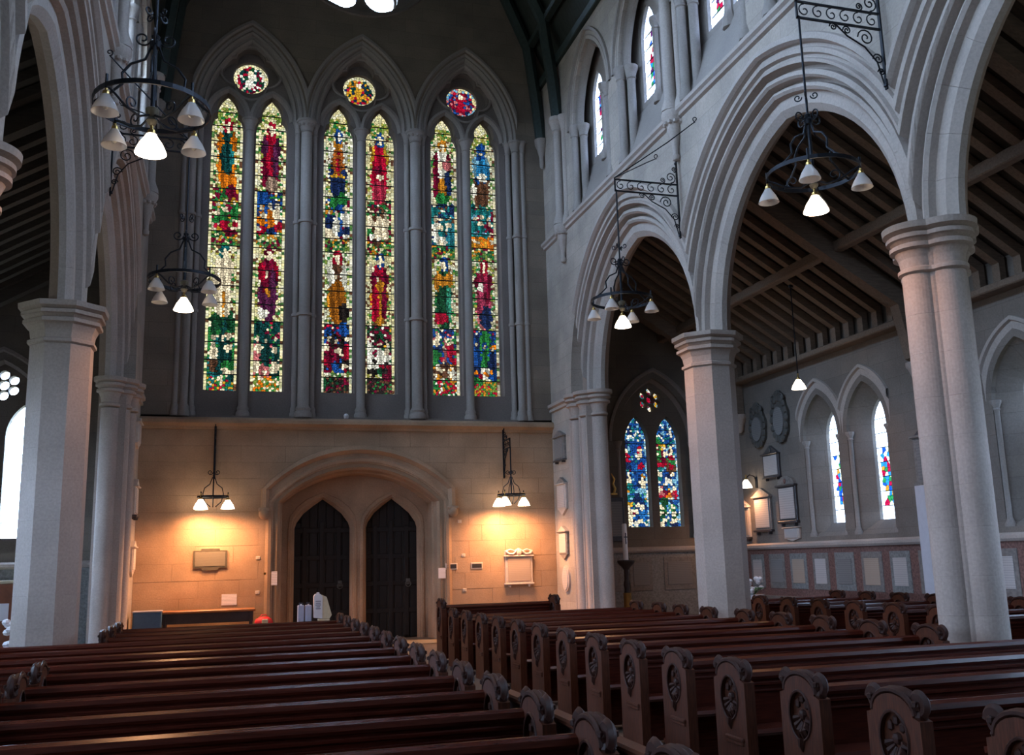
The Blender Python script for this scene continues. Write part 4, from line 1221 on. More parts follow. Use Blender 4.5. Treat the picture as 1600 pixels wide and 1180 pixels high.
# aisle lancets
for s in (1, -1):
    mp = lambda u, v, w_: (mx(XA+w_, s), u, v)
    for i, y in enumerate(awy):
        root = window_root(('narrow lancet window in the right aisle wall, number %d from the far end' if s > 0 else 'narrow lancet window in the left aisle wall, number %d from the far end') % (i+1))
        if s > 0 and i < 4:
            bars = [2.20, 2.48, 2.76, 3.04, 3.32, 3.60, 3.88, 4.16, 4.56]
            for j, (v0, v1) in enumerate(zip(bars, bars[1:])):
                cells = []
                for p, P in vor_cells(-0.36, 0.36, v0, v1, 0.09, rnd):
                    if j == 0 or j >= 5 or abs(p[0]) > 0.22: col = (2.6, 2.9, 3.2)
                    else:
                        col = rnd.choice([CRIM, BLUE, GREEN, AMB, WHITE, PALE[0], (0.02, 0.2, 0.5)]); col = tuple(t*1.3 for t in col)
                    cells.append((p, [(x+y, z) for x, z in P], col))
                glass_panel(cells, mp, 0.47, 'stained_glass_bright', root, lead=0.004)
            for v in bars[1:-1]:
                b = MB(); b.box(mx(XA+0.462, s), mx(XA+0.468, s), y-0.34, y+0.34, v-0.008, v+0.008); b.build('saddle_bar', 'lead', root)
        else:
            b = MB(); b.prism(arch_pts(0.36, 4.0, arc_r(0.36, 0.62), 0, 6, None, 2.18, y), 0.47, 0.48, mp); b.build('glass_pane', 'clear_glass', root)

# clerestory windows
for s in (1, -1):
    mp = side_map(s)
    hs = []
    for y in clr_y:
        for e in (-1, 1): hs.append(lancet_outline(y+e*0.42, 0.32, 10.36, 11.65, 12.28))
    outp = [(YE-0.2, 8.0), (YE-0.2, TOPZ+0.3), (YW+0.4, TOPZ+0.3), (YW+0.4, 8.0)]
    plate('clerestory_skin', [outp]+hs, 0.40, 0.47, mp, 'shaft_stone', wall_r if s > 0 else wall_l)
    for i, y in enumerate(clr_y):
        root = window_root('two-light clerestory window above the %s arcade, number %d from the far end' % ('right' if s > 0 else 'left', i+1))
        for e in (-1, 1):
            yc = y+e*0.42
            if s > 0 and i < 4:
                bars = [10.34, 10.62, 10.90, 11.18, 11.46, 11.74, 12.28]
                for j, (v0, v1) in enumerate(zip(bars, bars[1:])):
                    cells = []
                    for p, P in vor_cells(-0.34, 0.34, v0, v1, 0.10, rnd):
                        if j == 0 or j == 5 or abs(p[0]) > 0.14: col = (2.2, 2.5, 3.0)
                        else: 
                            col = rnd.choice([CRIM, BLUE, GREEN, WHITE, WHITE, PALE[0], (0.02, 0.2, 0.5), PURP]); col = tuple(t*1.2 for t in col)
                        cells.append((p, [(x+yc, z) for x, z in P], col))
                    glass_panel(cells, mp, 0.49, 'stained_glass_bright', root, lead=0.005)
                for v in bars[1:-1]:
                    b = MB(); b.box(mx(XR+0.475, s), mx(XR+0.486, s), yc-0.31, yc+0.31, v-0.009, v+0.009); b.build('saddle_bar', 'lead', root)
            else:
                b = MB(); b.prism(lancet_outline(yc, 0.34, 10.3, 11.65, 12.34, 5), 0.49, 0.50, mp); b.build('glass_pane', 'clear_glass', root)
        # mullion shaft between the two lights
        b = MB(); p = mp(y, 0, 0.36)
        b.lathe([(0.12, 10.0), (0.12, 10.15), (0.07, 10.3), (0.07, 11.5), (0.09, 11.52), (0.075, 11.56), (0.12, 11.68), (0.12, 11.75)], (p[0], p[1], 0), 8)
        b.build('mullion', 'shaft_stone', root)
# ================================================================== pews
# bench end, local: x thickness centred, y from -0.46 (front) to 0 (back), z up
def end_outline(tall=0.0):
    P = [(-0.44, 0.0), (-0.44, 0.76+tall)]
    for k in range(13):
        t = PI-PI*k/12
        P.append((-0.22+0.165*math.cos(t), 0.775+tall+0.105*math.sin(t)))
    P += [(0.0, 0.76+tall), (0.0, 0.0)]
    return P
HOLE = [(-0.22+0.118*math.cos(2*PI*k/24), 0.64+0.150*math.sin(2*PI*k/24)-(0.06 if k == 18 else 0)) for k in range(24)]
def ymap(a, c, d): return (d, a, c)
vs, fs = fill2d([end_outline(), HOLE])
b = MB(); b.add([(-0.04 if v[2] < 0 else 0.04, v[0], v[1]) for v in vs], fs)
b.prism([(-0.36, 0.46), (-0.08, 0.46), (-0.08, 0.82), (-0.36, 0.82)], -0.012, 0.012, ymap)      # sunk ground of the roundel
ME_END = b.mesh('bench_end', 'pew_end_wood')
def finial_mesh():
    b = MB()
    sp = []
    for k in range(22):
        t = k/21*2.6*PI; r = 0.050*(1-k/28)
        sp.append((0, r*math.cos(t), r*math.sin(t)))
    b.tube(sp, [0.024]*22, 6, flat=1.7)
    b.ball((0, 0, 0), 0.032, (1.5, 1, 1), n=8)
    b.ball((0, 0.0, -0.055), 0.030, (1.3, 1, 1.2), n=8)
    for e in (-1, 1): b.ball((e*0.035, 0, 0.01), 0.022, n=6)
    return b.mesh('finial', 'carved_wood')
ME_FIN = finial_mesh()
b = MB()
arc = [(-0.22+0.175*math.cos(PI-PI*k/12), 0.785+0.115*math.sin(PI-PI*k/12)) for k in range(13)]
for off, r_ in ((-0.030, 0.016), (0.030, 0.016), (0.0, 0.020)): b.tube([(off, y, z) for y, z in arc], r_, 6)
ME_HOOD = b.mesh('hood_ridge', 'carved_wood')
b = MB()
for e in (-1, 1):
    for k in range(7):
        a = -PI*0.92+PI*0.84*k/6
        c0 = (-0.22+0.035*math.cos(a), 0.64+0.045*math.sin(a)); c1 = (-0.22+0.108*math.cos(a), 0.64+0.145*math.sin(a))
        b.tube([(e*0.016, c0[0], c0[1]), (e*0.036, (c0[0]+c1[0])/2, (c0[1]+c1[1])/2), (e*0.022, c1[0], c1[1])], [0.010, 0.020, 0.008], 6)
    for k in range(3):
        a = PI*0.2+PI*0.3*k
        b.ball((e*0.02, -0.22+0.06*math.cos(a), 0.66+0.08*math.sin(a)), 0.026, (0.7, 1, 1.2), n=6)
    b.ball((e*0.018, -0.22, 0.645), 0.034, (0.8, 1, 1), n=8)
    b.tube([(e*0.041, -0.22, 0.50), (e*0.050, -0.22, 0.46), (e*0.042, -0.22, 0.425)], [0.030, 0.020, 0.006], 6)
ME_CARV = b.mesh('carved_foliage', 'carved_wood')
b = MB(); b.prism(HOLE, 0, 0, ymap) if False else None
rg = MB()
for e in (-1, 1): rg.tube([(e*0.042, y, z) for y, z in HOLE], 0.009, 5, closed=True)
ME_RING = rg.mesh('roundel_rim', 'carved_wood')
lg = MB(); lg.box(-0.058, 0.058, -0.40, -0.14, 0.355, 0.385, ch=0.008); lg.box(-0.052, 0.052, -0.39, -0.15, 0.33, 0.357, ch=0.006)
ME_LEDGE = lg.mesh('end_ledge', 'pew_end_wood')

def bench_end(t, x, tall=0.0):
    e = put('bench_end', ME_END, t, (x, 0, 0))
    for y in (-0.405, -0.035): put('finial', ME_FIN, e, (0, y, 0.835))
    put('hood_ridge', ME_HOOD, e); put('carved_foliage', ME_CARV, e); put('roundel_rim', ME_RING, e); put('end_ledge', ME_LEDGE, e)
    if tall: e.scale = (1, 1, 1+tall/0.88)
    return e
PEWM = {}
def pew_parts(L, tall=0.0):
    key = (round(L, 3), tall)
    if key in PEWM: return PEWM[key]
    h = L/2-0.04; T = tall
    M = []
    b = MB(); pr = [(-0.02, 0.735+T), (-0.105, 0.735+T), (-0.115, 0.755+T), (-0.105, 0.785+T), (-0.07, 0.80+T), (-0.03, 0.795+T), (0.0, 0.78+T), (0.0, 0.75+T)]
    b.loft([[(x, y, z) for y, z in pr] for x in (-h, h)]); M.append(('top_rail', b.mesh('top_rail', 'pew_wood')))
    b = MB(); b.box(-h, h, -0.085, -0.03, 0.10, 0.74+T); M.append(('back_panel', b.mesh('back_panel', 'pew_wood')))
    b = MB(); b.box(-h, h, -0.105, -0.08, 0.685+T, 0.715+T, ch=0.008); b.box(-h, h, -0.098, -0.08, 0.64+T, 0.66+T, ch=0.006)
    M.append(('back_moulding', b.mesh('back_moulding', 'pew_wood')))
    b = MB(); b.loft([[(x, y, z) for y, z in ((-0.43, 0.40), (-0.445, 0.42), (-0.43, 0.445), (-0.09, 0.42), (-0.09, 0.385))] for x in (-h, h)]); M.append(('seat', b.mesh('seat', 'pew_wood')))
    b = MB(); b.loft([[(x, y, z) for y, z in ((-0.03, 0.70+T), (0.11, 0.665+T), (0.115, 0.695+T), (-0.03, 0.73+T))] for x in (-h, h)]); M.append(('book_ledge', b.mesh('book_ledge', 'pew_wood')))
    b = MB(); b.box(-h, h, -0.30, -0.27, 0.05, 0.40); M.append(('seat_riser', b.mesh('seat_riser', 'pew_wood')))
    b = MB(); b.box(-h, h, 0.10, 0.22, 0.10, 0.15, ch=0.01); M.append(('kneeler_rail', b.mesh('kneeler_rail', 'pew_wood')))
    PEWM[key] = M
    return M
ORD = ['first', 'second', 'third', 'fourth', 'fifth', 'sixth', 'seventh', 'eighth', 'ninth', 'tenth', 'eleventh', 'twelfth', 'thirteenth', 'fourteenth', 'fifteenth', 'sixteenth']
def pew(x0, x1, yb, label, group, tall=0.0, ends=(True, True)):
    t = thing('church_pew', label, 'pew', ((x0+x1)/2, yb, 0), group=group)
    for n, me in pew_parts(x1-x0, tall): put(n, me, t)
    h = (x1-x0)/2
    bench_end(t, -h, tall); bench_end(t, h, tall)
    return t
for n in range(14):
    yb = 3.97+0.9*n
    x1 = 6.72 if (n >= 5 or n == 0) else 10.6
    if n in (10, 11): x1 = 6.66
    pew(3.53, x1, yb, '%s carved dark oak pew right of the aisle, counted from the camera' % ORD[n], 'carved pews right of the nave aisle')
pew(3.53, 5.55, 3.97+0.9*14, 'short taller-backed pew last in the right-hand block, before the lit wall', 'carved pews right of the nave aisle', tall=0.12)
for k in range(14):
    yb = 3.86+0.9*k
    x0 = -1.46
    if 7 <= k <= 10: x0 = -5.0
    pew(x0, 1.72, yb, '%s carved dark oak pew left of the aisle, counted from the camera' % ORD[k], 'carved pews left of the nave aisle')
for m_ in range(9):
    yb = 9.3+0.9*m_
    pew(9.05, 11.25, yb, '%s pew in the right aisle behind the arcade, counted from the camera' % ORD[m_], 'pews in the right aisle')
# low panelled screen along the aisle ends of the nearest left pews
t = thing('low_screen', 'low dark panelled screen beside the nearest left-hand pew ends', 'screen', (1.86, 3.9, 0))
b = MB(); b.box(-0.02, 0.02, -0.9, 2.6, 0.0, 0.74); b.build('panel', 'dark_wood', t)
b = MB(); b.box(-0.05, 0.05, -0.95, 2.65, 0.74, 0.78, ch=0.012); b.build('cap_rail', 'pew_end_wood', t)

# ================================================================== lamps
def spiral(c, r, turns, a0, dirn=1, n=20, end=0.25):
    return [(c[0]+r*(1-(1-end)*k/n)*math.cos(a0+dirn*turns*2*PI*k/n), c[1], c[2]+r*(1-(1-end)*k/n)*math.sin(a0+dirn*turns*2*PI*k/n)) for k in range(n+1)]
SH = [(0.020, 0.16), (0.035, 0.158), (0.050, 0.13), (0.085, 0.075), (0.108, 0.02), (0.114, 0.0), (0.108, 0.004), (0.080, 0.075), (0.045, 0.128), (0.020, 0.15)]
def shade_meshes():
    b = MB(); b.lathe(SH, n=18, capt=False); a = b.mesh('shade', 'shade_glass')
    b = MB(); b.lathe(SH, n=18, capt=False); l = b.mesh('shade', 'shade_lit')
    b = MB(); b.lathe([(0.012, 0.26), (0.012, 0.20), (0.028, 0.19), (0.032, 0.165), (0.030, 0.15)], n=10); c = b.mesh('lamp_holder', 'brass')
    b = MB(); b.lathe([(0.001, 0.02), (0.022, 0.035), (0.028, 0.06), (0.018, 0.10), (0.012, 0.14)], n=10); d = b.mesh('bulb', 'bulb_off')
    b = MB(); b.lathe([(0.001, 0.02), (0.022, 0.035), (0.028, 0.06), (0.018, 0.10), (0.012, 0.14)], n=10); f = b.mesh('bulb', 'bulb_lit')
    return a, l, c, d, f
ME_SH, ME_SHL, ME_HOLD, ME_BULB, ME_BULBL = shade_meshes()
def lamp_light(parent, loc, watts, name='lamp_light'):
    d = bpy.data.lights.new(name, 'SPOT'); d.energy = watts; d.color = WARM; d.shadow_soft_size = 0.06; d.spot_size = math.radians(172); d.spot_blend = 1.0
    o = bpy.data.objects.new(name, d); COL.objects.link(o); o.parent = parent; o.location = loc
def add_shade(t, loc, lit, watts=0):
    s = put('shade', ME_SHL if lit else ME_SH, t, loc)
    put('lamp_holder', ME_HOLD, s); put('bulb', ME_BULBL if lit else ME_BULB, s)
    if lit: s.scale = (1.2, 1.2, 1.15); lamp_light(t, (loc[0], loc[1], loc[2]-0.03), watts)
def chandelier(loc, label, rodlen, rot=0.0):
    """origin at the ring centre"""
    t = thing('hanging_lamp', label, 'lamp', loc, rot, 'iron ring lamps hung from the nave brackets')
    R = 0.49
    b = MB(); n = 32
    b.loft([[((R+dr)*math.cos(2*PI*k/n), (R+dr)*math.sin(2*PI*k/n), z) for k in range(n)] for dr, z in ((0, -0.022), (0.012, -0.022), (0.012, 0.022), (0, 0.022), (0, -0.022))], cap=False)
    b.build('ring', 'iron', t)
    b = MB(); b.tube([(0, 0, 0.62), (0, 0, rodlen)], 0.013, 6); b.tube([(0, 0, -0.05), (0, 0, 0.64)], 0.020, 8)
    b.build('rod', 'iron', t)
    b = MB(); b.lathe([(0.01, 0.56), (0.045, 0.58), (0.055, 0.63), (0.03, 0.66), (0.04, 0.69), (0.012, 0.72)], n=10); b.build('collar', 'iron', t)
    for k in range(4):
        a = PI/2*k
        def rotp(p): return (p[0]*math.cos(a)-p[1]*math.sin(a), p[0]*math.sin(a)+p[1]*math.cos(a), p[2])
        b = MB(); b.tube([rotp(p) for p in ((0.03, 0, 0.60), (0.08, 0, 0.46), (0.20, 0, 0.40), (0.27, 0, 0.30), (0.26, 0, 0.20), (0.36, 0, 0.10), (R, 0, 0.0))], 0.012, 6); b.build('stay', 'iron', t)
        b = MB(); b.tube([rotp(p) for p in spiral((0.11, 0, 0.66), 0.075, 1.3, PI, 1)], 0.009, 5); b.build('scroll', 'iron', t)
        a = PI/2*k+PI/4
        b = MB(); b.tube([rotp(p) for p in ((0.02, 0, -0.08), (0.14, 0, -0.14), (0.28, 0, -0.11), (0.40, 0, -0.04), (R, 0, 0.0))], 0.011, 6)
        b.tube([rotp(p) for p in spiral((0.22, 0, -0.05), 0.07, 1.2, -PI/2, 1)], 0.008, 5); b.build('arm', 'iron', t)
        add_shade(t, rotp((R, 0, -0.25)), False)
        b = MB(); b.tube([rotp((R, 0, -0.03)), rotp((R, 0, 0.10))], 0.014, 6); b.build('stem', 'iron', t)
        b = MB(); b.tube([rotp(p) for p in spiral((0.09, 0, rodlen*0.48), 0.045, 1.2, PI, 1, 14)], 0.008, 5); b.build('rod_scroll', 'iron', t)
    b = MB(); b.lathe([(0.01, -0.18), (0.03, -0.17), (0.05, -0.13), (0.03, -0.10), (0.055, -0.06), (0.06, -0.02), (0.03, 0.0)], n=12); b.build('hub', 'bronze', t)
    s = 1.25
    add_shade(t, (0, 0, -0.44), True, LAMP_W)
    return t
RZ = 5.72
CH = [((6.03, PIERS[0], RZ), 'iron ring lamp hanging before the farthest right-hand arch', 0.04),
      ((6.06, PIERS[1], RZ), 'iron ring lamp hanging before the middle right-hand arch', 0.10),
      ((-0.67, PIERS[0], RZ-0.05), 'iron ring lamp hanging at left before the great window edge', 0.0),
      ((-0.74, PIERS[1], RZ), 'nearest iron ring lamp at upper left with a glowing centre shade', 0.0)]
for loc, lab, rz in CH: chandelier(loc, lab, 7.62-loc[2], rz)

# scrolled iron bracket, local: wall at x=0, arm along +x, z=0 at arm level
def bracket(loc, rz, L, label, group, drop=0.95, tie=True, cut=False):
    t = thing('lamp_bracket', label, 'bracket', loc, rz, group)
    b = MB(); b.box(0.0, 0.022, -0.022, 0.022, -drop, 0.42, ch=0.004)
    for zz in (-drop+0.05, 0.38): b.ball((0.02, 0, zz), 0.03, n=6)
    b.build('wall_strap', 'iron', t)
    b = MB()
    for zz in (0.0, -0.20): b.box(0.0, L, -0.012, 0.012, zz-0.011, zz+0.011)
    b.box(L-0.02, L, -0.012, 0.012, -0.21, 0.011)
    b.build('arm', 'iron', t)
    n = max(2, int(L/0.17))
    for k in range(n):
        x = 0.03+(L-0.05)*(k+0.5)/n
        b = MB(); b.tube(spiral((x, 0, -0.10), 0.082, 1.1, PI/2, -1, 14, 0.2), 0.008, 5); b.build('scroll', 'iron', t)
    # lower brace with volutes
    b = MB(); b.tube([(L*0.55, 0, -0.21), (L*0.42, 0, -0.34), (L*0.22, 0, -0.45), (0.10, 0, -0.62), (0.03, 0, -drop+0.04)], 0.010, 5); b.build('brace', 'iron', t)
    for (x, z, r_) in ((L*0.20, -0.33, 0.11), (0.085, -0.58, 0.07), (L*0.42, -0.27, 0.055), (L*0.58, -0.25, 0.05), (0.06, -0.74, 0.045)):
        b = MB(); b.tube(spiral((x, 0, z), r_, 1.6, 0, 1, 20, 0.15), 0.009, 5); b.build('scroll', 'iron', t)
    for (x, z, r_) in ((0.13, 0.12, 0.10), (0.06, 0.27, 0.05), (0.28, 0.06, 0.05)):
        b = MB(); b.tube(spiral((x, 0, z), r_, 1.6, -PI/2, -1, 20, 0.15), 0.009, 5); b.build('scroll', 'iron', t)
    if tie:
        b = MB(); b.tube([(L, 0, 0.02), (0.35, -0.42, 0.55), (0.0, -0.75, 0.80)], 0.010, 5); b.tube(spiral((0.0, -0.75, 0.84), 0.05, 1.1, -PI/2, 1, 12), 0.009, 5)
        b.tube([(L, 0, 0.02), (0.35, 0.42, 0.55), (0.0, 0.75, 0.80)], 0.010, 5); b.tube(spiral((0.0, 0.75, 0.84), 0.05, 1.1, -PI/2, 1, 12), 0.009, 5)
        b.build('tie_rod', 'iron', t)
    return t
GB = 'scrolled iron brackets on the arcade'
bracket((XR-0.06, PIERS[0], 7.80), PI, 1.16, 'scrolled iron bracket on the arcade above the octagonal right pier', GB)
bracket((XR-0.06, PIERS[1], 7.80), PI, 1.13, 'scrolled iron bracket at top right above the round-shafted pier', GB)
bracket((XL+0.06, PIERS[0], 7.80), 0, 1.02, 'scrolled iron bracket on the left arcade holding the farther lamp', GB)
bracket((XL+0.06, PIERS[1], 7.80), 0, 0.98, 'scrolled iron bracket on the left arcade holding the nearest lamp', GB)

# wall lamps on the end wall
def wall_lamp(x, label, blabel, angs, y=20.42):
    L = YW-y
    bracket((x, YW-0.03, 4.32), -PI/2, L-0.03, blabel, 'iron brackets on the lit end wall', drop=0.85, tie=False)
    t = thing('cluster_lamp', label, 'lamp', (x, y, 3.06), group='warm lamp clusters on the end wall')
    b = MB(); b.tube([(0, 0, 0.02), (0, 0, 1.06)], 0.016, 6); b.build('rod', 'iron', t)
    b = MB(); R = 0.30; n = 24
    b.loft([[((R+dr)*math.cos(2*PI*k/n), (R+dr)*math.sin(2*PI*k/n), z) for k in range(n)] for dr, z in ((0, -0.018), (0.010, -0.018), (0.010, 0.018), (0, 0.018), (0, -0.018))], cap=False)
    b.build('ring', 'iron', t)
    for k in range(4):
        a = PI/2*k
        def rotp(p): return (p[0]*math.cos(a)-p[1]*math.sin(a), p[0]*math.sin(a)+p[1]*math.cos(a), p[2])
        b = MB(); b.tube([rotp(p) for p in ((0.02, 0, 0.40), (0.07, 0, 0.26), (0.17, 0, 0.18), (0.20, 0, 0.06), (0.16, 0, -0.10), (0.05, 0, -0.20))], 0.010, 5); b.build('stay', 'iron', t)
        b = MB(); b.tube([(0, 0, 0.0), rotp((R, 0, 0.0))], 0.008, 5); b.build('spoke', 'iron', t)
        b = MB(); b.tube([rotp(p) for p in spiral((0.07, 0, 0.50), 0.055, 1.3, PI, 1, 14)], 0.008, 5); b.build('scroll', 'iron', t)
    for a in angs:
        add_shade(t, (R*math.cos(a), R*math.sin(a), -0.24), True, WALL_LAMP_W)
        b = MB(); b.tube([(R*math.cos(a), R*math.sin(a), -0.03), (R*math.cos(a), R*math.sin(a), 0.10)], 0.012, 6); b.build('stem', 'iron', t)
wall_lamp(-0.28, 'cluster of glowing lamps left of the doorway on the lit wall', 'edge-on iron bracket above the left wall lamps', (PI*0.78, PI*1.22, PI*0.08))
wall_lamp(6.02, 'cluster of glowing lamps right of the doorway on the lit wall', 'dark iron bracket above the right wall lamps', (PI*0.80, PI*1.25, PI*0.05))

# two lamps in the right aisle
p = Vector((10.300, 15.545, 4.734))
t = thing('pendant_lamp', 'small glowing pendant lamp high in the right aisle', 'lamp', (p.x, p.y, p.z-0.06))
add_shade(t, (0, 0, 0), True, 40)
b = MB(); b.tube([(0, 0, 0.2), (0, 0, 6.75-p.z)], 0.010, 6); b.build('rod', 'iron', t)
b = MB(); b.lathe([(0.05, 6.72-p.z), (0.05, 6.76-p.z), (0.02, 6.78-p.z)], n=10); b.build('rose', 'iron', t)
p = Vector((11.420, 19.648, 3.206))
t = thing('wall_sconce', 'glowing wall lamp beside the pier in the right aisle', 'lamp', (p.x, p.y, p.z-0.08))
add_shade(t, (0, 0, 0), True, 70)
b = MB(); b.tube([(0, 0, 0.22), (0.10, 0, 0.30), (0.22, 0, 0.26), (0.27, 0, 0.12)], 0.012, 6); b.build('arm', 'iron', t)
b = MB(); b.box(0.25, 0.28, -0.04, 0.04, 0.0, 0.25, ch=0.008); b.build('back_plate', 'iron', t)

# ================================================================== wall tablets
# local: wall plane y=0, front towards -y, x right, z up from the base
def tablet(loc, rz, label, w_, h, kind='pediment', face='inscribed_marble', body='marble', top='marble', foot=True):
    t = thing('wall_tablet', label, 'tablet', loc, rz, 'memorial tablets')
    hw = w_/2
    mpt = lambda a, c, d: (a, d, c)
    if kind == 'oval':
        b = MB(); b.prism([(hw*math.cos(2*PI*k/28), h/2+h/2*math.sin(2*PI*k/28)) for k in range(28)], -0.05, 0.0, mpt); b.build('border', body, t)
        b = MB(); b.prism([(hw*0.82*math.cos(2*PI*k/28), h/2+h*0.43*math.sin(2*PI*k/28)) for k in range(28)], -0.065, -0.04, mpt); b.build('face', face, t)
        return t
    if kind == 'cartouche':
        b = MB(); b.prism([((hw+0.05*math.sin(7*2*PI*k/56)*hw)*math.cos(2*PI*k/56), h/2+(h/2)*(1+0.04*math.sin(9*2*PI*k/56))*math.sin(2*PI*k/56)) for k in range(56)], -0.07, 0.0, mpt); b.build('border', body, t)
        b = MB()
        for k in range(16):
            a = 2*PI*k/16; b.ball((hw*0.88*math.cos(a), -0.07, h/2+h*0.44*math.sin(a)), 0.07, (1, 0.7, 1.2), n=8)
        b.tube(spiral((-hw*0.5, -0.08, h*0.93), 0.10, 1.5, 0, 1), 0.025, 6); b.tube(spiral((hw*0.5, -0.08, h*0.93), 0.10, 1.5, PI, -1), 0.025, 6)
        b.ball((0, -0.06, h+0.04), 0.10, (1.2, 0.7, 0.9), n=8)
        b.build('scrollwork', body, t)
        b = MB(); b.prism([(hw*0.62*math.cos(2*PI*k/28), h*0.46+h*0.30*math.sin(2*PI*k/28)) for k in range(28)], -0.10, -0.05, mpt); b.build('face', face, t)
        return t
    b = MB(); b.box(-hw, hw, -0.06, 0.0, 0.10*h, 0.80*h, ch=0.01); b.build('slab', body, t)
    b = MB(); b.box(-hw*0.82, hw*0.82, -0.075, -0.05, 0.15*h, 0.76*h, ch=0.006); b.build('face', face, t)
    b = MB(); b.box(-hw*1.08, hw*1.08, -0.11, 0.0, 0.79*h, 0.83*h, ch=0.01); b.build('cornice', body, t)
    if kind == 'pediment':
        b = MB(); b.prism([(-hw*1.05, 0.83*h), (hw*1.05, 0.83*h), (0, h)], -0.08, 0.0, mpt); b.build('pediment', top, t)
    elif kind == 'arched':
        b = MB(); b.prism([(hw*0.95*math.cos(PI*k/14), 0.83*h+0.17*h*math.sin(PI*k/14)) for k in range(15)], -0.07, 0.0, mpt); b.build('arched_top', top, t)
        b = MB(); b.ball((0, -0.08, 0.90*h), 0.05*h, (0.8, 0.5, 1.1), n=8); b.build('crest', 'mosaic_red', t)
    elif kind == 'shield':
        b = MB(); b.prism([(-hw*0.9, 0.83*h), (hw*0.9, 0.83*h), (hw*0.5, 0.95*h), (0, 1.08*h), (-hw*0.5, 0.95*h)], -0.06, 0.0, mpt); b.build('shield_back', top, t)
        b = MB(); b.ball((0, -0.07, 0.93*h), 0.07*h, (1, 0.5, 1.3), n=8); b.build('crest', 'slate', t)
    elif kind == 'swag':
        b = MB()
        for e in (-1, 1):
            b.tube([(e*hw*0.95, -0.08, 0.93*h), (e*hw*0.75, -0.10, 0.87*h), (e*hw*0.45, -0.10, 0.86*h), (e*hw*0.2, -0.10, 0.94*h)], [0.02, 0.03, 0.03, 0.02], 6)
            b.tube([(e*hw*0.98, -0.04, 0.83*h), (e*hw*0.98, -0.05, 0.94*h), (e*hw*0.6, -0.05, 0.98*h), (e*hw*0.3, -0.05, 0.94*h), (0, -0.05, 1.0*h)], 0.022, 6)
            b.tube(spiral((e*hw*0.88, -0.08, 0.92*h), 0.035, 1.3, 0, e), 0.012, 5)
        b.ball((0, -0.09, 0.90*h), 0.07, (0.9, 0.5, 1.3), n=8)
        b.build('swag', body, t)
    if foot:
        b = MB(); b.box(-hw*1.06, hw*1.06, -0.10, 0.0, 0.06*h, 0.11*h, ch=0.01)
        for e in (-0.7, 0.7): b.prism([(e*hw-0.03, 0.06*h), (e*hw+0.03, 0.06*h), (e*hw+0.015, 0.0), (e*hw-0.015, 0.0)], -0.08, 0.0, mpt)
        b.build('foot', 'dark_marble' if kind in ('pediment', 'arched') else body, t)
    else:
        b = MB(); b.prism([(-hw*0.8, 0.10*h), (hw*0.8, 0.10*h), (0, -0.06*h)], -0.05, 0.0, mpt); b.build('apron', body, t)
    return t
# end wall
t = thing('wall_plaque', 'dark bronze plaque with notched top and bottom left of the doorway', 'plaque', (-0.305, YW, 1.60))
b = MB(); mpt = lambda a, c, d: (a, d, c)
b.prism([(-0.335, 0.05), (-0.17, 0.05), (-0.15, 0.0), (0.15, 0.0), (0.17, 0.05), (0.335, 0.05), (0.335, 0.40), (0.19, 0.40), (0.18, 0.44), (-0.18, 0.44), (-0.19, 0.40), (-0.335, 0.40)], -0.035, 0.0, mpt); b.build('plate', 'bronze', t)
b = MB(); b.box(-0.30, 0.30, -0.042, -0.03, 0.08, 0.37, ch=0.004); b.build('lettering_field', 'inscribed_bronze', t)
tablet((6.31, YW, 1.05), 0, 'pale marble tablet with carved swag below the right wall lamps', 0.64, 0.84, 'swag', 'inscribed_warm')
# return wall at right (faces the nave, -x)
RZR = -PI/2
tablet((XR, 20.40, 3.76), RZR, 'topmost pedimented tablet on the right return wall', 0.66, 0.74, 'pediment', 'inscribed_grey', 'grey_marble', 'grey_marble')
tablet((XR, 20.36, 2.64), RZR, 'tablet with a pointed base, second down on the right return wall', 0.58, 0.80, 'pediment', 'inscribed_marble', 'marble', 'grey_marble', foot=False)
tablet((XR, 20.36, 1.66), RZR, 'small gabled tablet, third down on the right return wall', 0.52, 0.70, 'pediment', 'inscribed_marble', 'grey_marble', 'marble', foot=False)
tablet((XR, 20.30, 0.93), RZR, 'white oval tablet lowest on the right return wall', 0.44, 0.56, 'oval', 'inscribed_marble', 'marble')
# return wall at left
for z, h, lab in ((4.05, 0.60, 'topmost'), (2.62, 0.80, 'middle'), (1.55, 0.66, 'lowest')):
    tablet((XL, 20.35, z), PI/2, '%s tablet seen edge-on on the left return wall' % lab, 0.55, h, 'pediment', 'inscribed_marble', 'marble', 'marble', foot=(h > 0.7))
# right aisle wall (faces -x)
tablet((XA, 19.35, 4.02), RZR, 'oval scrollwork cartouche left of its twin on the right aisle wall', 0.66, 0.92, 'cartouche', 'inscribed_grey', 'slate')
tablet((XA, 18.42, 4.02), RZR, 'taller scrollwork cartouche nearest the lancets on the right aisle wall', 0.66, 1.05, 'cartouche', 'inscribed_grey', 'slate')
tablet((XA, 18.92, 3.24), RZR, 'white tablet with dark crested back below the two cartouches', 0.66, 0.72, 'shield', 'inscribed_marble', 'dark_marble', 'dark_marble')
tablet((XA, 19.42, 2.05), RZR, 'pedimented white tablet beside the glowing aisle wall lamp', 0.72, 1.05, 'pediment', 'inscribed_marble', 'grey_marble', 'grey_marble')
tablet((XA, 18.38, 2.20), RZR, 'round-topped white tablet with red crest near the lancet windows', 0.70, 1.08, 'arched', 'inscribed_marble', 'dark_marble', 'grey_marble')
tablet((XA, 18.30, 1.90), RZR, 'small pale tablet under the round-topped one', 0.58, 0.33, 'plain', 'inscribed_marble', 'marble', foot=False)
tablet((XA, 20.30, 1.92), RZR, 'half hidden tablet behind the octagonal pier', 0.56, 0.98, 'pediment', 'inscribed_warm', 'marble', 'marble')
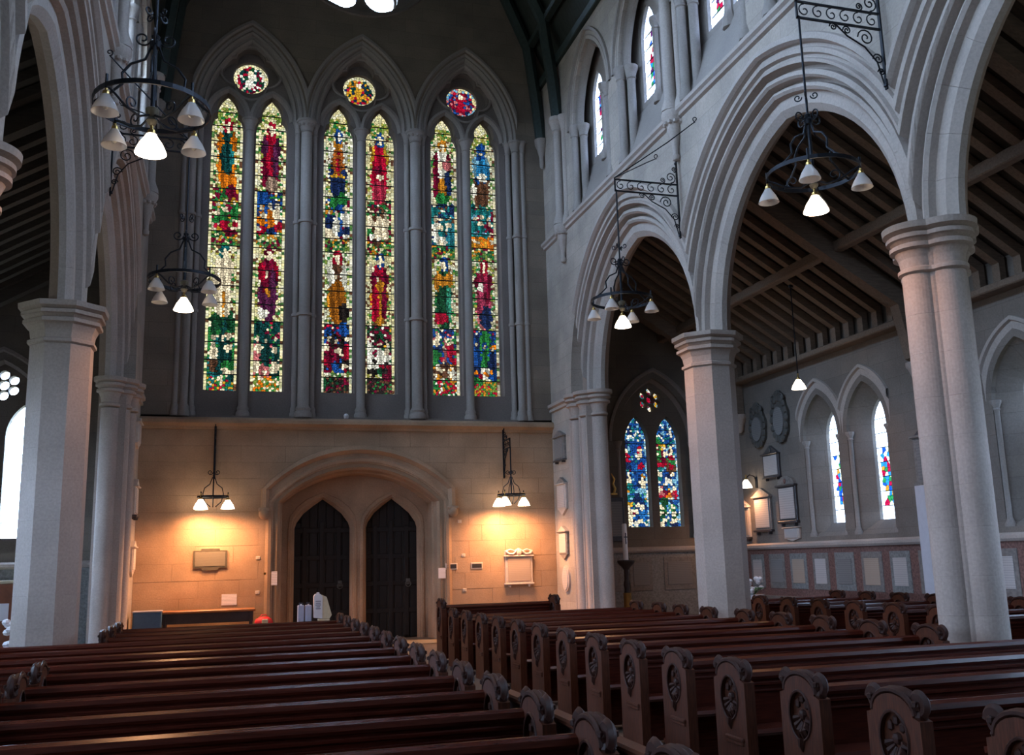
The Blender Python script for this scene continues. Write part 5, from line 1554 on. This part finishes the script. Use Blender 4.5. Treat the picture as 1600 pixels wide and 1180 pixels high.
tablet((XA, 13.75, 2.66), RZR, 'dark obelisk monument behind the round-shafted pier', 0.95, 1.15, 'shield', 'inscribed_grey', 'grey_marble', 'dark_marble')
# aisle end wall: framed tablet with a gilt ornament above
t = thing('wall_tablet', 'dark-framed grey tablet left of the blue window', 'tablet', (8.70, YW, 2.0), 0, 'memorial tablets')
b = MB(); b.box(-0.26, 0.22, -0.06, 0, 0.0, 1.02, ch=0.01); b.build('frame', 'dark_marble', t)
b = MB(); b.box(-0.20, 0.16, -0.075, -0.05, 0.12, 0.92, ch=0.006); b.build('face', 'inscribed_grey', t)
t = thing('gilt_ornament', 'small gilt flame-shaped ornament above the dark-framed tablet', 'ornament', (8.66, YW, 3.12))
b = MB(); b.tube([(0.02, -0.05, 0.0), (0.05, -0.06, 0.10), (0.0, -0.06, 0.22), (0.04, -0.06, 0.32), (-0.03, -0.06, 0.46)], [0.03, 0.035, 0.03, 0.03, 0.008], 7); b.build('flame', 'gilt', t)
b = MB(); b.box(-0.07, 0.09, -0.10, 0.0, -0.05, 0.0, ch=0.01); b.build('shelf', 'gilt', t)

# ================================================================== small things on and by the end wall
# notices
def notice(loc, w_, h, label, rz=0, mat='printed_paper'):
    b = MB(); b.box(-w_/2, w_/2, -0.008, 0.0, 0, h); o = b.build('notice', mat, None, loc=loc, rot=(0, 0, rz), label=label, cat='notice')
    return o
notice((0.09, YW-0.005, 0.89), 0.30, 0.22, 'white landscape notice on the lit wall above the table')
p = Vector((1.175, 21.020, 1.262)); notice((DX-DHW-0.10, YW-0.034, p.z), 0.12, 0.28, 'narrow white notice on the left door jamb')
p = Vector((4.422, 21.020, 1.292)); notice((DX+DHW-0.03+0.10, YW-0.034, p.z), 0.16, 0.22, 'white notice on the right door jamb')
# vents
for i, (xc_, lab) in enumerate(((4.77, 'dark wall vent nearest the right door jamb'), (5.345, 'dark wall vent nearer the swag tablet'))):
    t = thing('wall_vent', lab, 'vent', (xc_, YW, 1.47), group='pair of wall vents')
    b = MB(); b.box(-0.135, 0.135, -0.016, 0, 0, 0.14, ch=0.004); b.build('vent_frame', 'marble', t)
    b = MB(); b.box(-0.11, 0.11, -0.020, -0.01, 0.025, 0.115); b.build('grille', 'dark_ink', t)
    for k in range(4):
        b = MB(); b.box(-0.11, 0.11, -0.026, -0.018, 0.035+0.02*k, 0.041+0.02*k); b.build('slat', 'slate', t)
for (px, pz, lab) in ((5.045, 1.773, 'small light switch plate above the vents'), (5.061, 1.025, 'small socket plate low between the vents'), (4.970, 2.518, 'tiny pale plate high right of the doorway'), (0.643, 1.828, 'pale switch plate left of the doorway'), (0.646, 1.124, 'low pale socket left of the doorway')):
    t = thing('switch_plate', lab, 'switch', (px, YW, pz), group='wall switch plates')
    b = MB(); b.box(-0.045, 0.045, -0.014, 0, -0.035, 0.035, ch=0.006); b.build('plate', 'marble', t)
    b = MB(); b.box(-0.012, 0.012, -0.022, -0.01, -0.012, 0.012, ch=0.003); b.build('rocker', 'cream', t)
p = Vector((0.883, 21.000, 1.507))
b = MB(); b.box(-0.12, 0.12, -0.02, 0, -0.02, 0.02, ch=0.004); b.build('nameplate', 'brass', None, loc=(p.x, YW, p.z), label='thin brass strip left of the left door jamb', cat='nameplate')
# small white light on the ledge
b = MB(); b.ball((0, 0, 0.05), 0.06, n=10); b.lathe([(0.05, 0.0), (0.05, 0.02)], n=10)
p = Vector((2.449, 20.950, 4.803)); b.build('ledge_lamp', 'white_plastic', None, loc=(p.x, YW-0.04, 4.79), label='small white globe on the ledge below the middle window', cat='lamp')
# table with shelf against the wall
t = thing('wall_table', 'long table with bright orange-lit top against the end wall', 'table', (-0.30, 20.62, 0))
b = MB(); b.box(-0.90, 0.90, -0.26, 0.26, 0.78, 0.83, ch=0.012); b.build('table_top', 'table_wood', t)
b = MB(); b.box(-0.86, 0.86, -0.22, -0.20, 0.58, 0.78); b.build('apron', 'dark_wood', t)
for ex in (-1, 1):
    for ey in (-1, 1):
        b = MB(); b.box(ex*0.82-0.03, ex*0.82+0.03, ey*0.20-0.03, ey*0.20+0.03, 0, 0.78, ch=0.006); b.build('leg', 'dark_wood', t)
b = MB(); b.box(-0.80, 0.80, -0.20, 0.20, 0.30, 0.33); b.build('lower_shelf', 'dark_wood', t)
# blue cabinet
t = thing('blue_cabinet', 'low blue cabinet at the left end of the wall table', 'cabinet', (-1.42, 20.30, 0))
b = MB(); b.box(-0.26, 0.26, -0.20, 0.20, 0.04, 0.84, ch=0.012); b.build('body', 'blue_paint', t)
b = MB(); b.box(-0.27, 0.27, -0.21, 0.21, 0.84, 0.865, ch=0.006); b.build('top', 'grey_plastic', t)
b = MB(); b.box(-0.24, 0.24, -0.212, -0.20, 0.08, 0.80, ch=0.006); d = b.build('door', 'blue_paint', t)
b = MB(); b.box(0.16, 0.20, -0.232, -0.21, 0.42, 0.52, ch=0.005); b.build('handle', 'slate', d)
# red bag near the doorway
p = Vector((0.760, 20.300, 0.625))
t = thing('red_bag', 'small red bag with white patch left of the doorway', 'bag', (p.x, 20.3, 0))
b = MB(); b.box(-0.30, 0.30, -0.22, 0.22, 0.0, 0.50, ch=0.02); b.build('stool', 'dark_wood', t)
b = MB(); b.ball((0, 0, 0.56), 0.15, (1.2, 0.8, 0.75), n=12); b.build('bag_body', 'red_cloth', t)
b = MB(); b.box(-0.04, 0.08, -0.135, -0.10, 0.50, 0.62, ch=0.01); b.build('patch', 'cream', t)
b = MB(); b.tube([(-0.08, 0, 0.65), (-0.04, 0, 0.70), (0.04, 0, 0.70), (0.08, 0, 0.65)], 0.012, 6); b.build('handle', 'red_cloth', t)
# stand with containers before the left door
t = thing('side_stand', 'low dark stand before the left door under the white containers', 'stand', (1.83, 19.3, 0))
b = MB(); b.box(-0.42, 0.42, -0.2, 0.2, 0.50, 0.54, ch=0.008); b.build('top', 'dark_wood', t)
for ex in (-1, 1):
    for ey in (-1, 1):
        b = MB(); b.box(ex*0.38-0.02, ex*0.38+0.02, ey*0.17-0.02, ey*0.17+0.02, 0, 0.50); b.build('leg', 'dark_wood', t)
for i, (px, lab) in enumerate(((1.411, 'left of two pale grey jugs before the left door'), (1.550, 'right of two pale grey jugs before the left door'))):
    t = thing('plastic_jug', lab, 'jug', (px, 19.3, 0.54), group='pale jugs by the door')
    b = MB(); b.box(-0.062, 0.062, -0.07, 0.07, 0.0, 0.36, ch=0.015); b.build('body', 'grey_plastic', t)
    b = MB(); b.tube([(-0.03, 0, 0.35), (-0.03, 0, 0.40), (0.03, 0, 0.40), (0.03, 0, 0.35)], 0.010, 6); b.build('handle', 'dark_ink', t)
    b = MB(); b.lathe([(0.02, 0.35), (0.02, 0.38)], n=8); b.build('cap', 'white_plastic', t)
p = Vector((1.756, 19.250, 0.898))
t = thing('dispenser', 'white dispenser with lettered label and tan side before the left door', 'dispenser', (p.x+0.03, 19.25, 0.54))
b = MB(); b.prism([(-0.14, 0.12), (0.02, 0.10), (0.02, 0.52), (-0.02, 0.56), (-0.11, 0.56), (-0.14, 0.52)], -0.10, 0.10, lambda a, c, d: (a, d, c)); b.build('body', 'white_plastic', t)
b = MB(); b.prism([(0.02, 0.10), (0.16, 0.10), (0.20, 0.16), (0.10, 0.50), (0.02, 0.54)], -0.09, 0.10, lambda a, c, d: (a, d, c)); b.build('side_hood', 'cream', t)
b = MB(); b.box(-0.06, 0.16, -0.08, 0.08, 0.0, 0.10, ch=0.01); b.build('foot', 'cream', t)
b = MB(); b.box(-0.09, -0.03, -0.02, 0.02, 0.56, 0.59, ch=0.01); b.build('button', 'white_plastic', t)
for k in range(5):
    b = MB(); ww = (0.05, 0.045, 0.05, 0.035, 0.045)[k]; b.box(-0.06-ww, -0.06+ww, -0.104, -0.10, 0.42-0.035*k, 0.432-0.035*k); b.build('label_line', 'dark_ink', t)

# paschal candle
t = thing('candle_stand', 'tall turned candle stand with brass foot under the far right arch', 'candle stand', (8.35, 19.66, 0))
b = MB(); b.lathe([(0.20, 0.0), (0.20, 0.04), (0.12, 0.10), (0.085, 0.14), (0.085, 0.86), (0.09, 0.88)], n=14); b.build('foot', 'brass', t)
b = MB(); b.lathe([(0.07, 0.88), (0.055, 0.95), (0.075, 1.05), (0.05, 1.15), (0.05, 1.36), (0.09, 1.42), (0.17, 1.50), (0.19, 1.53), (0.19, 1.57), (0.06, 1.58)], n=14); b.build('stem', 'dark_wood', t)
t = thing('candle', 'tall white candle with a dark cross on the turned stand', 'candle', (8.35, 19.66, 1.58))
b = MB(); b.lathe([(0.055, 0.0), (0.055, 0.76), (0.04, 0.78)], n=14); b.build('wax', 'candle_wax', t)
b = MB(); b.box(-0.010, 0.010, -0.062, -0.05, 0.34, 0.58); b.box(-0.04, 0.04, -0.060, -0.05, 0.48, 0.50); b.build('cross', 'dark_ink', t)
b = MB(); b.tube([(0, 0, 0.77), (0, 0, 0.80)], 0.004, 5); b.build('wick', 'dark_ink', t)

# urn of flowers glimpsed beside the octagonal pier
p = Vector((10.600, 18.283, 0.920))
t = thing('flower_urn', 'pale urn with white flowers beside the octagonal right pier', 'urn', (p.x, p.y+0.0, 0))
b = MB(); b.lathe([(0.22, 0), (0.22, 0.06), (0.10, 0.12), (0.08, 0.45), (0.12, 0.52), (0.22, 0.72), (0.24, 0.80), (0.20, 0.80)], n=16); b.build('urn', 'white_board', t)
rr = random.Random(5)
for k in range(12):
    a = rr.uniform(0, 2*PI); q = rr.uniform(0.02, 0.22)
    b = MB(); b.ball((q*math.cos(a), q*math.sin(a), 0.86+rr.uniform(0, 0.28)), 0.06, (1, 1, 0.8), n=8); b.build('blossom', 'petal', t)
for k in range(8):
    a = 2*PI*k/8
    b = MB(); b.tube([(0, 0, 0.78), (0.12*math.cos(a), 0.12*math.sin(a), 0.92), (0.24*math.cos(a), 0.24*math.sin(a), 0.94)], [0.01, 0.035, 0.004], 5, flat=0.3); b.build('leaf', 'foliage', t)
# tall white display board leaning by the aisle wall
t = thing('display_board', 'tall white board standing behind the round-shafted pier', 'board', (11.46, 13.78, 0))
b = MB(); b.box(-0.03, 0.03, -0.26, 0.26, 0.0, 2.72, ch=0.008); b.build('panel', 'white_board', t)
b = MB(); b.box(-0.12, 0.12, -0.32, -0.28, 0.0, 0.04); b.build('foot', 'dark_ink', t)
b = MB(); b.box(-0.12, 0.12, 0.28, 0.32, 0.0, 0.04); b.build('foot', 'dark_ink', t)
# cupboard with flowers at far left in the left aisle
t = thing('wooden_cupboard', 'reddish wooden cupboard at the left frame edge under the bright window', 'cupboard', (-4.2, 20.55, 0))
b = MB(); b.box(-0.75, 0.75, -0.25, 0.25, 0.0, 1.46, ch=0.01); b.build('body', 'cupboard_wood', t)
b = MB(); b.box(-0.78, 0.78, -0.28, 0.27, 1.46, 1.52, ch=0.01); b.build('top', 'cream', t)
for e in (-1, 1):
    b = MB(); b.box(e*0.37-0.33, e*0.37+0.33, -0.27, -0.25, 0.10, 1.38, ch=0.008); d = b.build('door', 'cupboard_wood', t)
    b = MB(); b.ball((e*0.08, -0.285, 0.8), 0.025, n=8); b.build('knob', 'brass', d)
b = MB(); b.box(0.08, 0.34, -0.285, -0.27, 0.78, 1.10); b.build('pinned_paper', 'paper', t)
p = Vector((-2.960, 16.000, 0.919))
t = thing('flower_stand', 'white flowers on a low stand behind the octagonal left pier', 'flowers', (p.x-0.05, 16.0, 0))
b = MB(); b.lathe([(0.16, 0), (0.16, 0.04), (0.05, 0.10), (0.05, 0.40), (0.14, 0.46), (0.12, 0.48)], n=12); b.build('stand', 'dark_wood', t)
for k in range(14):
    a = rr.uniform(0, 2*PI); q = rr.uniform(0.02, 0.20)
    b = MB(); b.ball((q*math.cos(a), q*math.sin(a), 0.55+rr.uniform(0, 0.5)), 0.065, (1, 1, 0.8), n=8); b.build('blossom', 'petal', t)
